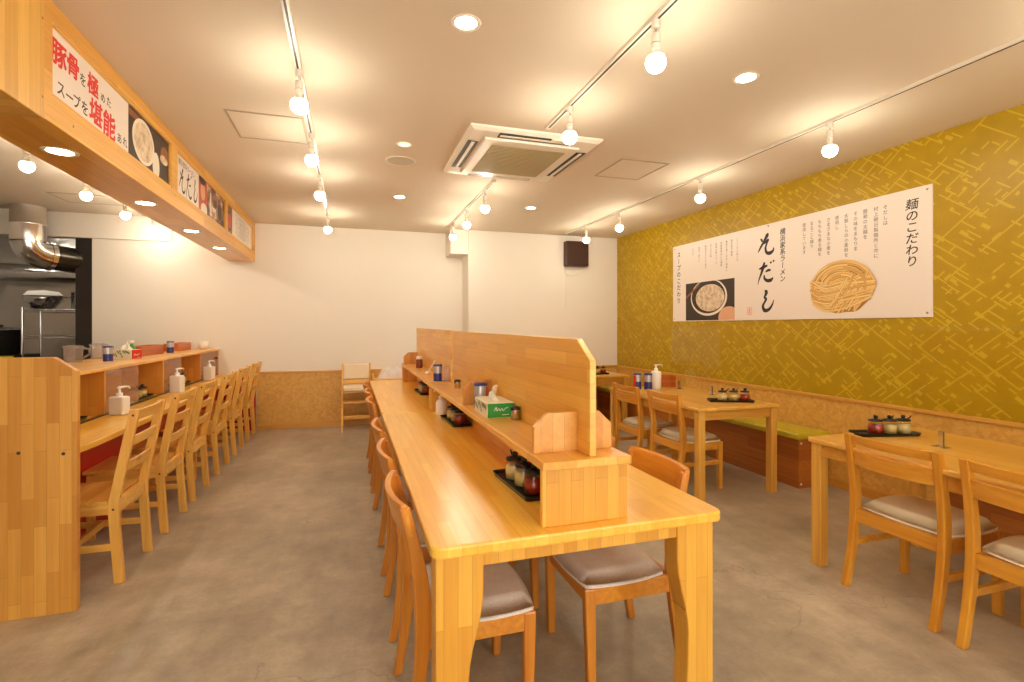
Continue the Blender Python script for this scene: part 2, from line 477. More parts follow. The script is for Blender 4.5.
def m_gold():
    """gold paper with scattered diagonal bars in two directions"""
    t = NT('gold patterned wallpaper'); v, s = t.coords(False)
    y, z = s[1], s[2]
    def bars(ang, cl, cw, keep, seed, thick):
        ca, sa = math.cos(ang), math.sin(ang)
        u = t.math('ADD', t.math('MULTIPLY', y, ca), t.math('MULTIPLY', z, sa))
        w = t.math('SUBTRACT', t.math('MULTIPLY', z, ca), t.math('MULTIPLY', y, sa))
        w = t.math('DIVIDE', w, cw)
        row = t.math('FLOOR', w)
        rn = t.n('ShaderNodeTexWhiteNoise', noise_dimensions='1D'); t.l(t.math('ADD', row, seed), rn.inputs['W'])
        uu = t.math('ADD', t.math('DIVIDE', u, cl), t.math('MULTIPLY', rn.outputs['Value'], 7.0))
        cell = t.math('FLOOR', uu)
        wn = t.n('ShaderNodeTexWhiteNoise', noise_dimensions='3D'); t.l(t.comb(cell, row, seed), wn.inputs['Vector'])
        sp = t.n('ShaderNodeSeparateColor'); t.l(wn.outputs['Color'], sp.inputs[0])
        on = t.math('LESS_THAN', sp.outputs[0], keep)
        fr = t.math('FRACT', uu)
        a = t.math('MULTIPLY', sp.outputs[1], 0.35)
        b = t.math('ADD', a, t.math('ADD', t.math('MULTIPLY', sp.outputs[2], 0.5), 0.2))
        inu = t.math('MULTIPLY', t.math('GREATER_THAN', fr, a), t.math('LESS_THAN', fr, b))
        fw = t.math('FRACT', w)
        inw = t.math('LESS_THAN', t.math('ABSOLUTE', t.math('SUBTRACT', fw, 0.5)), thick)
        return t.math('MULTIPLY', t.math('MULTIPLY', on, inu), inw)
    A, B = math.radians(38), math.radians(-40)
    k = bars(A, 0.56, 0.056, 0.66, 1.0, 0.085)
    for args in ((B, 0.52, 0.078, 0.60, 9.0, 0.062), (A, 0.15, 0.031, 0.34, 17.0, 0.16), (B, 0.13, 0.04, 0.24, 31.0, 0.13), (A, 0.085, 0.046, 0.12, 47.0, 0.26)):
        k = t.math('MAXIMUM', k, bars(*args))
    base = t.ramp(t.noise(v, 7.0, 4, 0.6), [(0.3, srgb(168, 134, 4)), (0.7, srgb(178, 144, 8))])
    fine = t.noise(t.comb(s[0], t.math('MULTIPLY', y, 160.0), t.math('MULTIPLY', z, 160.0)), 1.0, 2)
    base = t.mix(0.3, base, t.ramp(fine, [(0.3, (0.75, 0.75, 0.7, 1)), (0.7, (1.1, 1.1, 1.1, 1))]), 'MULTIPLY')
    t.col(t.mix(t.math('MULTIPLY', k, 0.7), base, srgb(206, 174, 40)))
    t.set(rough=0.42, spec=0.35)
    return t.m
M['gold'] = m_gold()

def m_fabric():
    t = NT('grey woven seat fabric'); v, s = t.coords()
    a = t.noise(v, 260, 2); b = t.noise(v, 9, 3)
    t.col(t.ramp(t.math('ADD', t.math('MULTIPLY', a, 0.6), t.math('MULTIPLY', b, 0.4)), [(0.35, srgb(212, 200, 188)), (0.65, srgb(238, 227, 216))]))
    t.set(rough=0.9); t.bump(a, 0.25, 0.002); return t.m
M['fabric'] = m_fabric()

def m_steelwall():
    t = NT('dented stainless cladding'); v, s = t.coords(False)
    n = t.noise(v, 2.2, 3, 0.55)
    t.col(srgb(196, 188, 178)); t.set(metal=1.0, rough=0.3); t.bump(n, 0.4, 0.1); return t.m
M['steelwall'] = m_steelwall()

def m_soup():
    t = NT('soup print'); v, s = t.coords(False)
    t.col(t.ramp(t.noise(v, 22, 4, 0.65), [(0.35, srgb(176, 150, 118)), (0.5, srgb(214, 192, 160)), (0.7, srgb(234, 220, 196))]))
    t.set(rough=0.4); return t.m
M['soup'] = m_soup()

def m_daynoise(name, cs, sc):
    t = NT(name); v, s = t.coords(False)
    n = t.noise(v, sc, 3, 0.6)
    t.col(t.ramp(n, [(0.36 + 0.1 * i, c) for i, c in enumerate(cs)])); t.set(rough=0.4); return t.m
M['kitchen_print'] = m_daynoise('kitchen scene print', [srgb(30, 20, 16), srgb(92, 56, 36), srgb(170, 120, 86), srgb(226, 200, 170)], 9)

# ------------------------------------------------------------------ the room
CE = 2.63
XR, YB, YR = 3.80, 7.16, 6.78           # gold wall, back wall, nearer right stretch of the back wall
struct('floor', MB().box(-5.2, XR + 0.12, -2.12, 9.5, -0.08, 0.0), M['floor'])
struct('ceiling', MB().box(-5.2, XR + 0.12, -2.12, 9.5, CE, CE + 0.1), M['ceil'])
struct('wall_right', MB().box(XR, XR + 0.12, -2.0, YR, 0, CE), M['gold'])
struct('wall_back', MB().box(-2.87, 1.53, YB, YB + 0.12, 0, CE), M['white'])
struct('wall_back_right', MB().box(1.53, XR + 0.12, YR, YB + 0.12, 0, CE, 0.004), M['white'])
struct('trim_1', MB().box(1.29, 1.53, YR + 0.02, YB, 2.30, CE, 0.004), M['white'])     # boxed-in pipe under the ceiling
struct('wall_bulkhead', MB().box(-5.1, -2.06, YB - 0.03, YB + 0.12, 2.345, CE, 0.003), M['white'])
struct('wall_left', MB().box(-5.2, -5.1, -2.0, 9.4, 0, CE), M['white'])
fw = MB()
for x0, x1, z0, z1 in ((-5.2, -2.1, 0, CE), (0.1, 0.6, 0, CE), (3.2, XR + 0.12, 0, CE), (-2.1, 0.1, 0, 0.2), (0.6, 3.2, 0, 0.2), (-2.1, 0.1, 2.3, CE), (0.6, 3.2, 2.3, CE)):
    fw.box(x0, x1, -2.12, -2.0, z0, z1)
struct('wall_front', fw, M['white'])
for i, (a, b) in enumerate(((-2.1, 0.1), (0.6, 3.2))):
    o = struct('window_%d' % (i + 1), MB().box(a, b, -2.075, -2.065, 0.2, 2.3), M['glass'])
    fr = MB()
    for q in (a, (a + b) / 2 - 0.02, b - 0.04): fr.box(q, q + 0.04, -2.11, -2.04, 0.2, 2.3)
    fr.box(a, b, -2.11, -2.04, 0.2, 0.24); fr.box(a, b, -2.11, -2.04, 2.26, 2.3)
    fr.build('window_frame', M['steel'], o)

# kitchen opening: black lined jamb, steel clad room beyond
jb = MB(); jb.box(-3.03, -2.87, YB - 0.004, 7.55, 0, 2.345, 0.003)
struct('door_1_jamb', jb, M['black'])
kr = MB(); kr.box(-5.1, -2.2, 9.2, 9.3, 0, CE); kr.box(-2.3, -2.2, 7.55, 9.2, 0, CE)
struct('wall_kitchen', kr, M['steelwall'])
struct('trim_2', MB().box(-2.87, -2.2, 7.28, 7.55, 0, CE), M['white'])

# wainscot of strand board, cap rail and baseboard
def wains(nm, axis, a, b, face, cap_m):
    t = 0.012
    if axis == 'y':
        struct('trim_%d' % nm, MB().box(face - t, face, a, b, 0, 0.715), M['osb'])
        struct('trim_%d' % (nm + 1), MB().box(face - 0.026, face, a, b, 0.712, 0.74, 0.004), M['trim'])
        struct('baseboard_right', MB().box(face - 0.022, face, a, b, 0, 0.085, 0.003), M['trim'])
    else:
        struct('trim_%d' % nm, MB().box(a, b, face - t, face, 0, 0.715), M['osb'])
        struct('trim_%d' % (nm + 1), MB().box(a, b, face - 0.026, face, 0.712, 0.74, 0.004), M['trimx'])
        struct('baseboard_back' if nm == 5 else 'baseboard_back_right', MB().box(a, b, face - 0.022, face, 0, 0.085, 0.003), M['trimx'])
wains(3, 'y', -2.0, YR, XR, None)
wains(5, 'x', -1.13, 1.53, YB, None)
wains(7, 'x', 1.53, XR - 0.026, YR, None)

# ------------------------------------------------------------------ lettering helpers
_gl = {}
def glyph(ch, off):
    k = (ch, off)
    if k not in _gl:
        c = bpy.data.curves.new('g', 'FONT'); c.body = ch; c.offset = off; c.resolution_u = 3
        o = bpy.data.objects.new('g', c)
        m = bpy.data.meshes.new_from_object(o)
        _gl[k] = ([tuple(v.co) for v in m.vertices], [tuple(p.vertices) for p in m.polygons])
        bpy.data.objects.remove(o); bpy.data.curves.remove(c); bpy.data.meshes.remove(m)
    return _gl[k]

def put_char(mb, ch, cx, cy, size, F, off=0.0, shear=0.0, rot=0.0, sx=1.0, bold=0.0):
    """one character centred on (cx, cy) of the sheet; F maps sheet (right, up, out) to the scene"""
    vs, fs = glyph(ch, off)
    if not vs: return
    if bold:
        n = 0
        for ax in (-1, 0, 1):
            for ay in (-1, 0, 1):
                put_char(mb, ch, cx + ax * bold * size, cy + ay * bold * size, size, (lambda x, y, k=0.0, q=n: F(x, y, q * 1e-5)), off, shear, rot, sx)
                n += 1
        return
    out = []
    ca, sa = math.cos(rot), math.sin(rot)
    for x, y, z in vs:
        x -= 0.5; y -= 0.38
        x, y = x * ca - y * sa, x * sa + y * ca
        x = x * sx + y * shear
        out.append(F(cx + x * size, cy + y * size))
    mb.add(out, fs)

def put_col(mb, text, cx, top, size, F, pitch=1.05, **kw):
    y = top - size / 2
    for ch in text:
        put_char(mb, ch, cx, y, size, F, rot=(-PI / 2 if ch in 'ー' else 0), **kw)
        y -= size * pitch

def put_row(mb, text, left, cy, size, F, pitch=1.0, **kw):
    x = left + size / 2
    for ch in text:
        put_char(mb, ch, x, cy, size, F, **kw); x += size * pitch

def catmull(pts, n=6):
    out = []
    P = [pts[0]] + list(pts) + [pts[-1]]
    for i in range(1, len(P) - 2):
        for k in range(n):
            t = k / n
            out.append(tuple(0.5 * (2 * P[i][j] + (P[i + 1][j] - P[i - 1][j]) * t + (2 * P[i - 1][j] - 5 * P[i][j] + 4 * P[i + 1][j] - P[i + 2][j]) * t * t
                                    + (3 * P[i][j] - P[i - 1][j] - 3 * P[i + 1][j] + P[i + 2][j]) * t ** 3) for j in range(len(pts[0]))))
    out.append(tuple(pts[-1]))
    return out

def stroke(mb, pts, F, lift=0.0, n=6):
    """brush stroke: pts are (x, y, width)"""
    c = catmull(pts, n); L = []; R = []
    for i, (x, y, w) in enumerate(c):
        a = c[max(i - 1, 0)]; b = c[min(i + 1, len(c) - 1)]
        dx, dy = b[0] - a[0], b[1] - a[1]; d = math.hypot(dx, dy) or 1
        nx, ny = -dy / d, dx / d; w = max(w, 0.0004)
        L.append(F(x + nx * w / 2, y + ny * w / 2, lift)); R.append(F(x - nx * w / 2, y - ny * w / 2, lift))
    k = len(c)
    mb.add(L + R, [(i, i + 1, k + i + 1, k + i) for i in range(k - 1)])

BRUSH = {   # strokes in a unit square, y down, last number is the width
    'so': [[(.20, .20, .05), (.28, .30, .10), (.32, .36, .04)], [(.66, .00, .05), (.60, .10, .15), (.42, .34, .10), (.20, .62, .09), (.04, .84, .04)],
           [(.28, .50, .05), (.52, .40, .10), (.66, .32, .10), (.58, .48, .08), (.50, .70, .10), (.58, .92, .12), (.80, .96, .14), (.98, .84, .08), (.96, .72, .03)]],
    'da': [[(.10, .32, .05), (.34, .26, .12), (.62, .18, .07)], [(.44, .00, .08), (.36, .24, .13), (.24, .56, .10), (.10, .86, .06), (.02, 1.14, .02)],
           [(.50, .50, .05), (.66, .44, .10), (.82, .44, .06)], [(.42, .66, .06), (.44, .84, .10), (.60, .96, .13), (.82, .96, .13), (.96, .84, .05)],
           [(.80, .02, .08), (.86, .10, .09)], [(.96, -.04, .07), (1.02, .04, .08)]],
    'shi': [[(.40, .00, .05), (.50, .06, .15), (.46, .20, .12), (.38, .32, .07), (.48, .40, .12), (.40, .56, .09), (.30, .74, .12), (.40, .94, .15), (.66, .90, .12), (.86, .66, .07), (.92, .46, .03)]],
}
def put_brush(mb, key, cx, cy, w, h, F, wk=1.0):
    for st in BRUSH[key]:
        stroke(mb, [(cx + (x - .5) * w, cy - (y - .5) * h, q * w * wk) for x, y, q in st], F)

# ------------------------------------------------------------------ the big poster on the gold wall
P_Y0, P_Y1, P_Z0, P_Z1 = 2.45, 5.38, 1.378, 2.29
def poster():
    t = thing('wall_poster', 'long white printed poster about noodles and soup on the gold wall', 'poster', (XR - 0.006, (P_Y0 + P_Y1) / 2, P_Z0))
    Wd, Hd = P_Y1 - P_Y0, P_Z1 - P_Z0
    MB().box(-0.006, 0.006, -Wd / 2, Wd / 2, 0, Hd, 0.001).build('board', M['paper'], t)
    F0 = lambda lift: (lambda x, y, k=0.0: (-0.0062 - lift - k, Wd / 2 - x * 1.0, y))       # x metres from the left edge, y up from the bottom
    F = F0(0.0004)
    b = MB()
    put_col(b, '麺のこだわり', 2.80, 0.842, 0.082, F, 0.98, bold=0.009, shear=0.12, sx=1.1)
    b.build('noodle_heading', M['ink'], t)
    b = MB()
    put_col(b, 'スープのこだわり', 0.116, 0.84, 0.072, F, 1.1, bold=0.012, shear=0.05)
    b.build('soup_heading', M['ink'], t)
    b = MB()
    put_col(b, '横浜家系ラーメン', 1.668, 0.842, 0.064, F, 0.965, bold=0.012, shear=0.1)
    b.build('ramen_lettering', M['ink'], t)
    b = MB()
    put_brush(b, 'so', 1.465, 0.725, 0.20, 0.20, F, 1.25)
    put_brush(b, 'da', 1.465, 0.46, 0.20, 0.185, F, 1.25)
    put_brush(b, 'shi', 1.475, 0.18, 0.21, 0.20, F, 1.2)
    b.build('brush_lettering', M['ink'], t)
    cols = [('そだしは', 2.611), ('村上朝日製麺所と共に', 2.54), ('開発の太麺を', 2.456), ('その味をまもりま', 2.377), ('太鼓しらの小麦粉を', 2.298),
            ('使用し', 2.216), ('さまざまな小麦を', 2.139), ('もちもち香る麺を', 2.056), ('まるごと練り', 1.978), ('使用しています', 1.901)]
    for i, (q, x) in enumerate(cols):
        b = MB(); put_col(b, q, x, 0.842, 0.037, F, 1.06, bold=0.006)
        b.build('text_column', M['grey_ink'], t)
    cols = [('じっくりと炊いた', 1.093), ('毎日店で豚骨', 1.012), ('豚骨を惜しみなく使用し', .937), ('長時間煮込んだ濃厚', .855), ('旨味の強いスープ', .775),
            ('仕上げの味', .689), ('鶏油をひとさじ加え', .604), ('奥深い味わい', .493), ('どうぞ', .382)]
    for q, x in cols:
        b = MB(); put_col(b, q, x, 0.845, 0.028, F, 1.06, bold=0.006)
        b.build('text_column', M['grey_ink'], t)
    b = MB()                                            # red name seal
    for a, c, d, e in ((-.03, .03, .03, .036), (-.03, .03, -.036, -.03), (-.033, -.027, -.033, .033), (.027, .033, -.033, .033), (-.02, .02, .008, .016), (-.02, .02, -.014, -.006), (-.005, .005, -.025, .025)):
        b.add([F(1.26 + a, .09 + d), F(1.26 + c, .09 + d), F(1.26 + c, .09 + e), F(1.26 + a, .09 + e)], [(0, 1, 2, 3)])
    b.build('red_seal', M['pale_red'], t)
    # photograph of a soup pot with chopsticks
    def disc(b, cx, cy, rx, ry, k, n=40, cut=None):
        pts = []
        for i in range(n):
            a = 2 * PI * i / n; x = cx + rx * math.cos(a); y = cy + ry * math.sin(a)
            if cut: x = min(max(x, cut[0]), cut[1]); y = min(max(y, cut[2]), cut[3])
            pts.append(F(x, y, k))
        b.add(pts, [tuple(range(n))])
    b = MB(); ct = (0.252, 1.053, 0.008, 0.44)
    b.m = 0; b.add([F(.252, .008), F(1.053, .008), F(1.053, .44), F(.252, .44)], [(0, 1, 2, 3)])
    b.m = 4; disc(b, .97, .03, .16, .12, .0002, cut=ct)
    b.m = 1; disc(b, .645, .262, .30, .205, .0004, cut=ct)
    b.m = 0; disc(b, .64, .27, .278, .187, .0006, cut=ct)
    b.m = 2; disc(b, .67, .255, .235, .15, .0008, cut=ct)
    b.m = 3; b.add([F(.252, .285, .001), F(.252, .255, .001), F(.50, .405, .001), F(.50, .428, .001)], [(0, 1, 2, 3)])
    b.build('soup_photo', [M['photo_dark'], M['photo_white'], M['soup'], M['photo_brown'], M['photo_skin']], t)
    # picture of a heap of noodles
    b = MB(); rnd = random.Random(3); cx, cy, R = 2.25, 0.25, 0.225
    RX = 1.30
    b.m = 3; pts = []
    for i in range(60):
        a = 2 * PI * i / 60; r = R * (0.93 + 0.03 * math.sin(5 * a) + 0.018 * math.sin(11 * a + 1))
        pts.append(F(cx + RX * r * math.cos(a), cy + r * math.sin(a), 0.0))
    b.add(pts, [tuple(range(60))])
    k = 0.00003
    for i in range(150):
        # arcs that wrap round the heap: a sheaf sweeping from left to right, another curling on top
        if i % 3 == 0:
            y0 = rnd.uniform(-.95, .15); y1 = y0 * .6 + rnd.uniform(.0, .45); ym = (y0 + y1) / 2 - rnd.uniform(.02, .2)
            p = [(-1, y0 + .25), (-.45, ym), (.2, ym + .12), (1, y1)]
        elif i % 3 == 1:
            a0 = rnd.uniform(1.2, 3.4); rr = rnd.uniform(.25, .97)
            p = [(rr * math.cos(a0 - q * .45), rr * math.sin(a0 - q * .45)) for q in range(5)]
        else:
            x0 = rnd.uniform(.05, .9); p = [(x0 - .5, rnd.uniform(-.95, -.5)), (x0 - .25, rnd.uniform(-.5, -.2)), (x0, rnd.uniform(-.2, .2)), (x0 + .15, rnd.uniform(.1, .6))]
        q = []
        for x, y in p:
            d = math.hypot(x, y)
            lim = .97 + .05 * math.sin(7 * math.atan2(y, x) + 1) * (rnd.random())
            if d > lim: x *= lim / d; y *= lim / d
            q.append((cx + x * R * RX, cy + y * R))
        wd = rnd.uniform(.010, .015)
        b.m = 3; stroke(b, [(x, y, wd + .0035) for x, y in q], F, k, 5); k += 0.000025
        b.m = rnd.choice((0, 0, 1, 1, 2)); stroke(b, [(x, y, wd) for x, y in q], F, k, 5); k += 0.000025
    b.build('noodle_picture', [M['noodle_a'], M['noodle_b'], M['noodle_c'], M['noodle_d']], t)
    for x, y in ((.03, .03), (Wd - .03, .03), (.03, Hd - .03), (Wd - .03, Hd - .03), (1.5, Hd - .02)):
        MB().lathe([(.008, 0), (.007, .003), (0, .004)], 10, Matrix.Translation(F(x, y, 0)) @ Matrix.Rotation(-PI / 2, 4, 'Y')).build('fixing_screw', M['steel'], t)
poster()

# ------------------------------------------------------------------ sign beam over the counter
BX0, BX1, BZ = -1.45, -1.15, 2.135
def sign_beam():
    t = thing('sign_beam', 'wooden box beam with lit menu signs hanging over the counter', 'sign beam', (0, 0, 0))
    y0, y1 = 0.3, YB
    b = MB(); b.m = 0
    b.box(BX0, BX1 - 0.02, 2.46, y1, BZ + 0.004, CE)
    b.build('beam_core', M['beam_y'], t)
    MB().box(BX0, BX1, y0, y1, BZ, BZ + 0.016, 0.002).build('underside_board', M['beam_under'], t)
    MB().box(BX0, BX1 + 0.012, y0, 2.455, BZ - 0.012, CE, 0.003).build('end_cladding', M['beam_end'], t)
    f = MB()
    f.box(BX1 - 0.02, BX1, 2.458, y1, BZ + 0.014, BZ + 0.115, 0.003)
    f.box(BX1 - 0.02, BX1, 2.458, y1, CE - 0.075, CE, 0.003)
    for a, c in ((2.458, 2.533), (3.99, 4.115), (5.57, 5.66), (7.04, y1)):
        f.box(BX1 - 0.02, BX1, a, c, BZ + 0.112, CE - 0.072, 0.002)
    f.build('face_frame', M['beam_y'], t)
    zb, zt = BZ + 0.115, CE - 0.075
    m = MB()
    for a, c in ((2.533, 3.99), (4.115, 5.57), (5.66, 7.04)):   # thin inner mouldings around each bay
        m.box(BX1 - 0.02, BX1 - 0.004, a, c, zb, zb + 0.012); m.box(BX1 - 0.02, BX1 - 0.004, a, c, zt - 0.012, zt)
        m.box(BX1 - 0.02, BX1 - 0.004, a, a + 0.012, zb + 0.012, zt - 0.012); m.box(BX1 - 0.02, BX1 - 0.004, c - 0.012, c, zb + 0.012, zt - 0.012)
    m.build('inner_moulding', M['beam_y'], t)
    xs = BX1 - 0.0165
    zb += 0.012; zt -= 0.012; H = zt - zb
    def sheet(name, a, c, mat, parent=t):
        return MB().box(xs - 0.004, xs, a, c, zb, zt).build(name, mat, parent)
    def FF(a, k0=0.0006):
        return lambda x, y, k=0.0: (xs + k0 + k, a + x, zb + y)
    def quad(b, F, x0, x1, y0, y1, k=0.0):
        b.add([F(x0, y0, k), F(x1, y0, k), F(x1, y1, k), F(x0, y1, k)], [(0, 1, 2, 3)])
    def disc(b, F, cx, cy, rx, ry, k, lim):
        pts = []
        for i in range(36):
            q = 2 * PI * i / 36
            pts.append(F(min(max(cx + rx * math.cos(q), lim[0]), lim[1]), min(max(cy + ry * math.sin(q), 0), H), k))
        b.add(pts, [tuple(range(36))])
    # large sign
    a, c = 2.545, 3.325
    s = sheet('sign_panel', a, c, M['paper']); F = FF(a)
    r = MB()
    for ch, x, y, z in (('豚', .075, .195, .115), ('骨', .19, .20, .105), ('極', .375, .198, .105), ('堪', .405, .078, .125), ('能', .545, .072, .135)):
        put_char(r, ch, x, y, z, F, shear=0.06, bold=0.028, sx=1.08)
    r.build('red_lettering', M['red_ink'], s)
    r = MB()
    for ch, x, y, z in (('を', .277, .18, .062), ('め', .475, .182, .05), ('た', .54, .188, .055), ('ス', .09, .055, .07), ('ー', .16, .052, .07), ('プ', .22, .056, .07), ('を', .295, .058, .07), ('あ', .665, .05, .058), ('れ', .735, .052, .058)):
        put_char(r, ch, x, y, z, F, bold=0.01)
    r.build('black_lettering', M['ink'], s)
    # photo of soup in a pot
    a, c = 3.325, 3.978; s = sheet('photo_panel', a, c, M['photo_dark']); F = FF(a); w = c - a; L = (0, w)
    b = MB(); b.m = 3; quad(b, F, 0, .3, H * .82, H * .95)
    b.m = 0; disc(b, F, .22, H * .5, .17, H * .46, .0003, L); b.m = 1; disc(b, F, .22, H * .5, .145, H * .39, .0006, L)
    b.m = 0; disc(b, F, .42, H * .22, .06, H * .30, .0004, L); b.m = 3; disc(b, F, .58, H * .62, .08, H * .2, .0004, L); b.m = 1; disc(b, F, .56, H * .5, .07, H * .1, .0007, L)
    b.build('picture', [M['photo_white'], M['soup'], M['photo_skin'], M['photo_brown']], s)
    # shop sign
    a, c = 4.127, 4.70; s = sheet('sign_panel', a, c, M['paper']); F = FF(a)
    r = MB(); put_brush(r, 'so', .14, H * .42, .15, .18, F); put_brush(r, 'da', .31, H * .42, .15, .18, F); put_brush(r, 'shi', .47, H * .42, .15, .18, F)
    put_row(r, '横浜家系ラーメン', .06, H * .85, .05, F, 1.0, off=0.004)
    r.build('brush_lettering', M['ink'], s)
    # cook photo, kitchen photo
    a, c = 4.70, 4.95; s = sheet('photo_panel', a, c, M['photo_red']); F = FF(a); w = c - a
    b = MB(); b.m = 0; disc(b, F, .12, H * .62, .07, H * .26, .0003, (0, w)); b.m = 1; disc(b, F, .10, H * .92, .1, H * .12, .0005, (0, w)); b.m = 2; disc(b, F, .16, H * .1, .1, H * .2, .0004, (0, w))
    b.build('picture', [M['photo_skin'], M['photo_dark'], M['photo_white']], s)
    a, c = 4.95, 5.558; s = sheet('photo_panel', a, c, M['kitchen_print']); F = FF(a); w = c - a
    b = MB(); b.m = 0; disc(b, F, .44, H * .42, .09, H * .34, .0003, (0, w)); b.m = 1; disc(b, F, .44, H * .42, .07, H * .27, .0005, (0, w)); b.m = 2; quad(b, F, .1, .14, H * .1, H * .8, .0003); quad(b, F, .2, .3, H * .3, H * .42, .0003)
    b.build('picture', [M['photo_brown'], M['photo_dark'], M['photo_white']], s)
    a, c = 5.672, 5.93; s = sheet('photo_panel', a, c, M['photo_brown']); F = FF(a)
    b = MB(); b.m = 0; disc(b, F, .13, H * .45, .1, H * .36, .0003, (0, c - a)); b.m = 1; disc(b, F, .13, H * .45, .08, H * .28, .0005, (0, c - a))
    b.build('picture', [M['photo_dark'], M['photo_red']], s)
    a, c = 5.93, 7.028; s = sheet('menu_panel', a, c, M['paper']); F = FF(a)
    r = MB()
    for i in range(5):
        put_row(r, 'だしの旨味を味わうこと', .16 + .04 * (i % 2), H * (.86 - .17 * i), .055, F, 1.2)
    r.build('printed_text', M['grey_ink'], s)
    sc = MB()
    for y, z in ((2.44, BZ + .07), (2.44, CE - .12), (2.7, BZ + .05), (4.05, BZ + .08), (5.6, BZ + .08)):
        sc.lathe([(.006, 0), (.004, .002), (0, .0025)], 8, Matrix.Translation((BX1 + (0.012 if y < 2.455 else 0), y, z)) @ Matrix.Rotation(PI / 2, 4, 'Y'))
    sc.build('screws', M['brass'], t)
sign_beam()

# ------------------------------------------------------------------ ceiling fittings
def downlight(r=0.055, mat='down'):
    t = thing('downlight', 'x', 'downlight')
    MB().lathe([(r * 0.86, -0.001), (r, -0.004), (r * 1.18, -0.003), (r * 1.2, 0.0)], 28, None, True, False).build('ring', M['fixture'], t)
    MB().lathe([(0.0, -0.0015), (r * 0.86, -0.0015)], 28, None, False, False).build('lamp_face', M[mat], t)
    return Repeat(t)
dl = downlight()
g = 'round recessed ceiling downlights'
for x, y, s in ((0.48, 2.17, 'round recessed downlight in the ceiling nearest the camera, before the air conditioner'), (2.0, 2.20, 'round recessed downlight between the front track and the gold wall track'),
                (0.48, 5.28, 'round recessed downlight behind the round ceiling speaker'), (1.91, 5.33, 'round recessed downlight behind the air conditioner toward the back wall')):
    dl((x, y, CE), 0, s, g)
downlight(0.05, 'down_off_glow')((0.375, 3.75, CE), 0, 'unlit downlight with painted golden glow just before the round ceiling speaker', g)
dlb = downlight(0.06)
for y, s in ((2.93, 'downlight under the sign beam nearest the camera'), (3.98, 'second downlight under the sign beam from the camera'), (5.02, 'third downlight under the sign beam from the camera'), (6.0, 'downlight under the sign beam nearest the back wall')):
    dlb((-1.30, y, BZ), 0, s, 'downlights under the sign beam')

t = thing('ceiling_speaker', 'round flush ceiling speaker with pale grille', 'speaker', (0.385, 4.13, CE))
MB().lathe([(0.105, -0.004), (0.118, -0.006), (0.122, 0)], 36, None, True, False).build('ring', M['fixture'], t)
MB().lathe([(0.0, -0.005), (0.105, -0.004)], 36, None, True, False).build('grille', plain('pale speaker mesh', srgb(206, 196, 180), 0.7), t)

def hatch(x0, x1, y0, y1, label):
    t = thing('access_hatch', label, 'hatch', ((x0 + x1) / 2, (y0 + y1) / 2, CE), 0, 'square ceiling access hatches')
    a, b = (x1 - x0) / 2, (y1 - y0) / 2; w = 0.014
    f = MB()
    f.box(-a, a, -b, -b + w, -0.004, 0); f.box(-a, a, b - w, b, -0.004, 0); f.box(-a, -a + w, -b + w, b - w, -0.004, 0); f.box(a - w, a, -b + w, b - w, -0.004, 0)
    f.build('frame', M['greyline'], t)
    MB().box(-a + w + 0.002, a - w - 0.002, -b + w + 0.002, b - w - 0.002, -0.002, 0).build('lid', M['ceil'], t)
hatch(-0.73, -0.28, 3.47, 3.95, 'square access hatch in the ceiling beside the left bulb track')
hatch(2.03, 2.46, 3.54, 4.02, 'square access hatch in the ceiling right of the air conditioner')
hatch(-2.83, -2.30, 6.12, 6.55, 'square access hatch in the kitchen ceiling before the white bulkhead')

def air_con():
    t = thing('ceiling_air_conditioner', 'cream ceiling cassette air conditioner with central intake grille', 'air conditioner', (1.22, 3.74, CE))
    a = 0.475; b = 0.52
    def ring(b_, z0, z1, s0, s1, in0):
        pass
    f = MB()
    vs = []; 
    def rect(hx, hy, z): return [(-hx, -hy, z), (hx, -hy, z), (hx, hy, z), (-hx, hy, z)]
    rings = [rect(a, b, 0), rect(a, b, -0.012), rect(a - 0.025, b - 0.025, -0.030), rect(a - 0.12, b - 0.12, -0.034), rect(a - 0.12, b - 0.12, -0.02), rect(0.01, 0.01, -0.02)]
    vs = [p for r in rings for p in r]; fs = []
    for i in range(len(rings) - 1):
        for k in range(4): fs.append((i * 4 + k, (i + 1) * 4 + k, (i + 1) * 4 + (k + 1) % 4, i * 4 + (k + 1) % 4))
    f.add(vs, fs); f.build('cover_panel', M['fixture'], t)
    # air outlets with a louver each
    for nm, (x0, x1, y0, y1) in (('l', (-a + 0.03, -a + 0.105, -0.30, 0.30)), ('r', (a - 0.105, a - 0.03, -0.30, 0.30)), ('n', (-0.27, 0.27, -b + 0.03, -b + 0.105)), ('f', (-0.27, 0.27, b - 0.105, b - 0.03))):
        o = MB().box(x0, x1, y0, y1, -0.0352, -0.026).build('air_outlet', M['darkgrey'], t)
        if nm in 'lr':
            l = MB().box((x0 + x1) / 2 - 0.012, (x0 + x1) / 2 + 0.012, y0 + 0.01, y1 - 0.01, -0.041, -0.034, 0.003)
        else:
            l = MB().box(x0 + 0.01, x1 - 0.01, (y0 + y1) / 2 - 0.012, (y0 + y1) / 2 + 0.012, -0.041, -0.034, 0.003)
        l.build('louver', M['fixture'], o)
    g = MB(); h0, h1 = 0.352, 0.398
    g.box(-h0, h0, -h1, h1, -0.050, -0.018, 0.008)
    gp = g.build('intake_frame', M['fixture'], t)
    gl = MB(); 
    gl.box(-h0 + 0.075, h0 - 0.075, -h1 + 0.085, h1 - 0.085, -0.0525, -0.049)
    for i in range(22):
        y = -h1 + 0.095 + i * (2 * h1 - 0.19) / 21
        gl.box(-h0 + 0.077, h0 - 0.077, y - 0.004, y + 0.004, -0.055, -0.052)
    gl.build('intake_grille', M['acgrey'], gp)
    MB().box(0.1, 0.2, -b + 0.02, -b + 0.05, -0.042, -0.03, 0.003).build('receiver', M['fixture'], t)
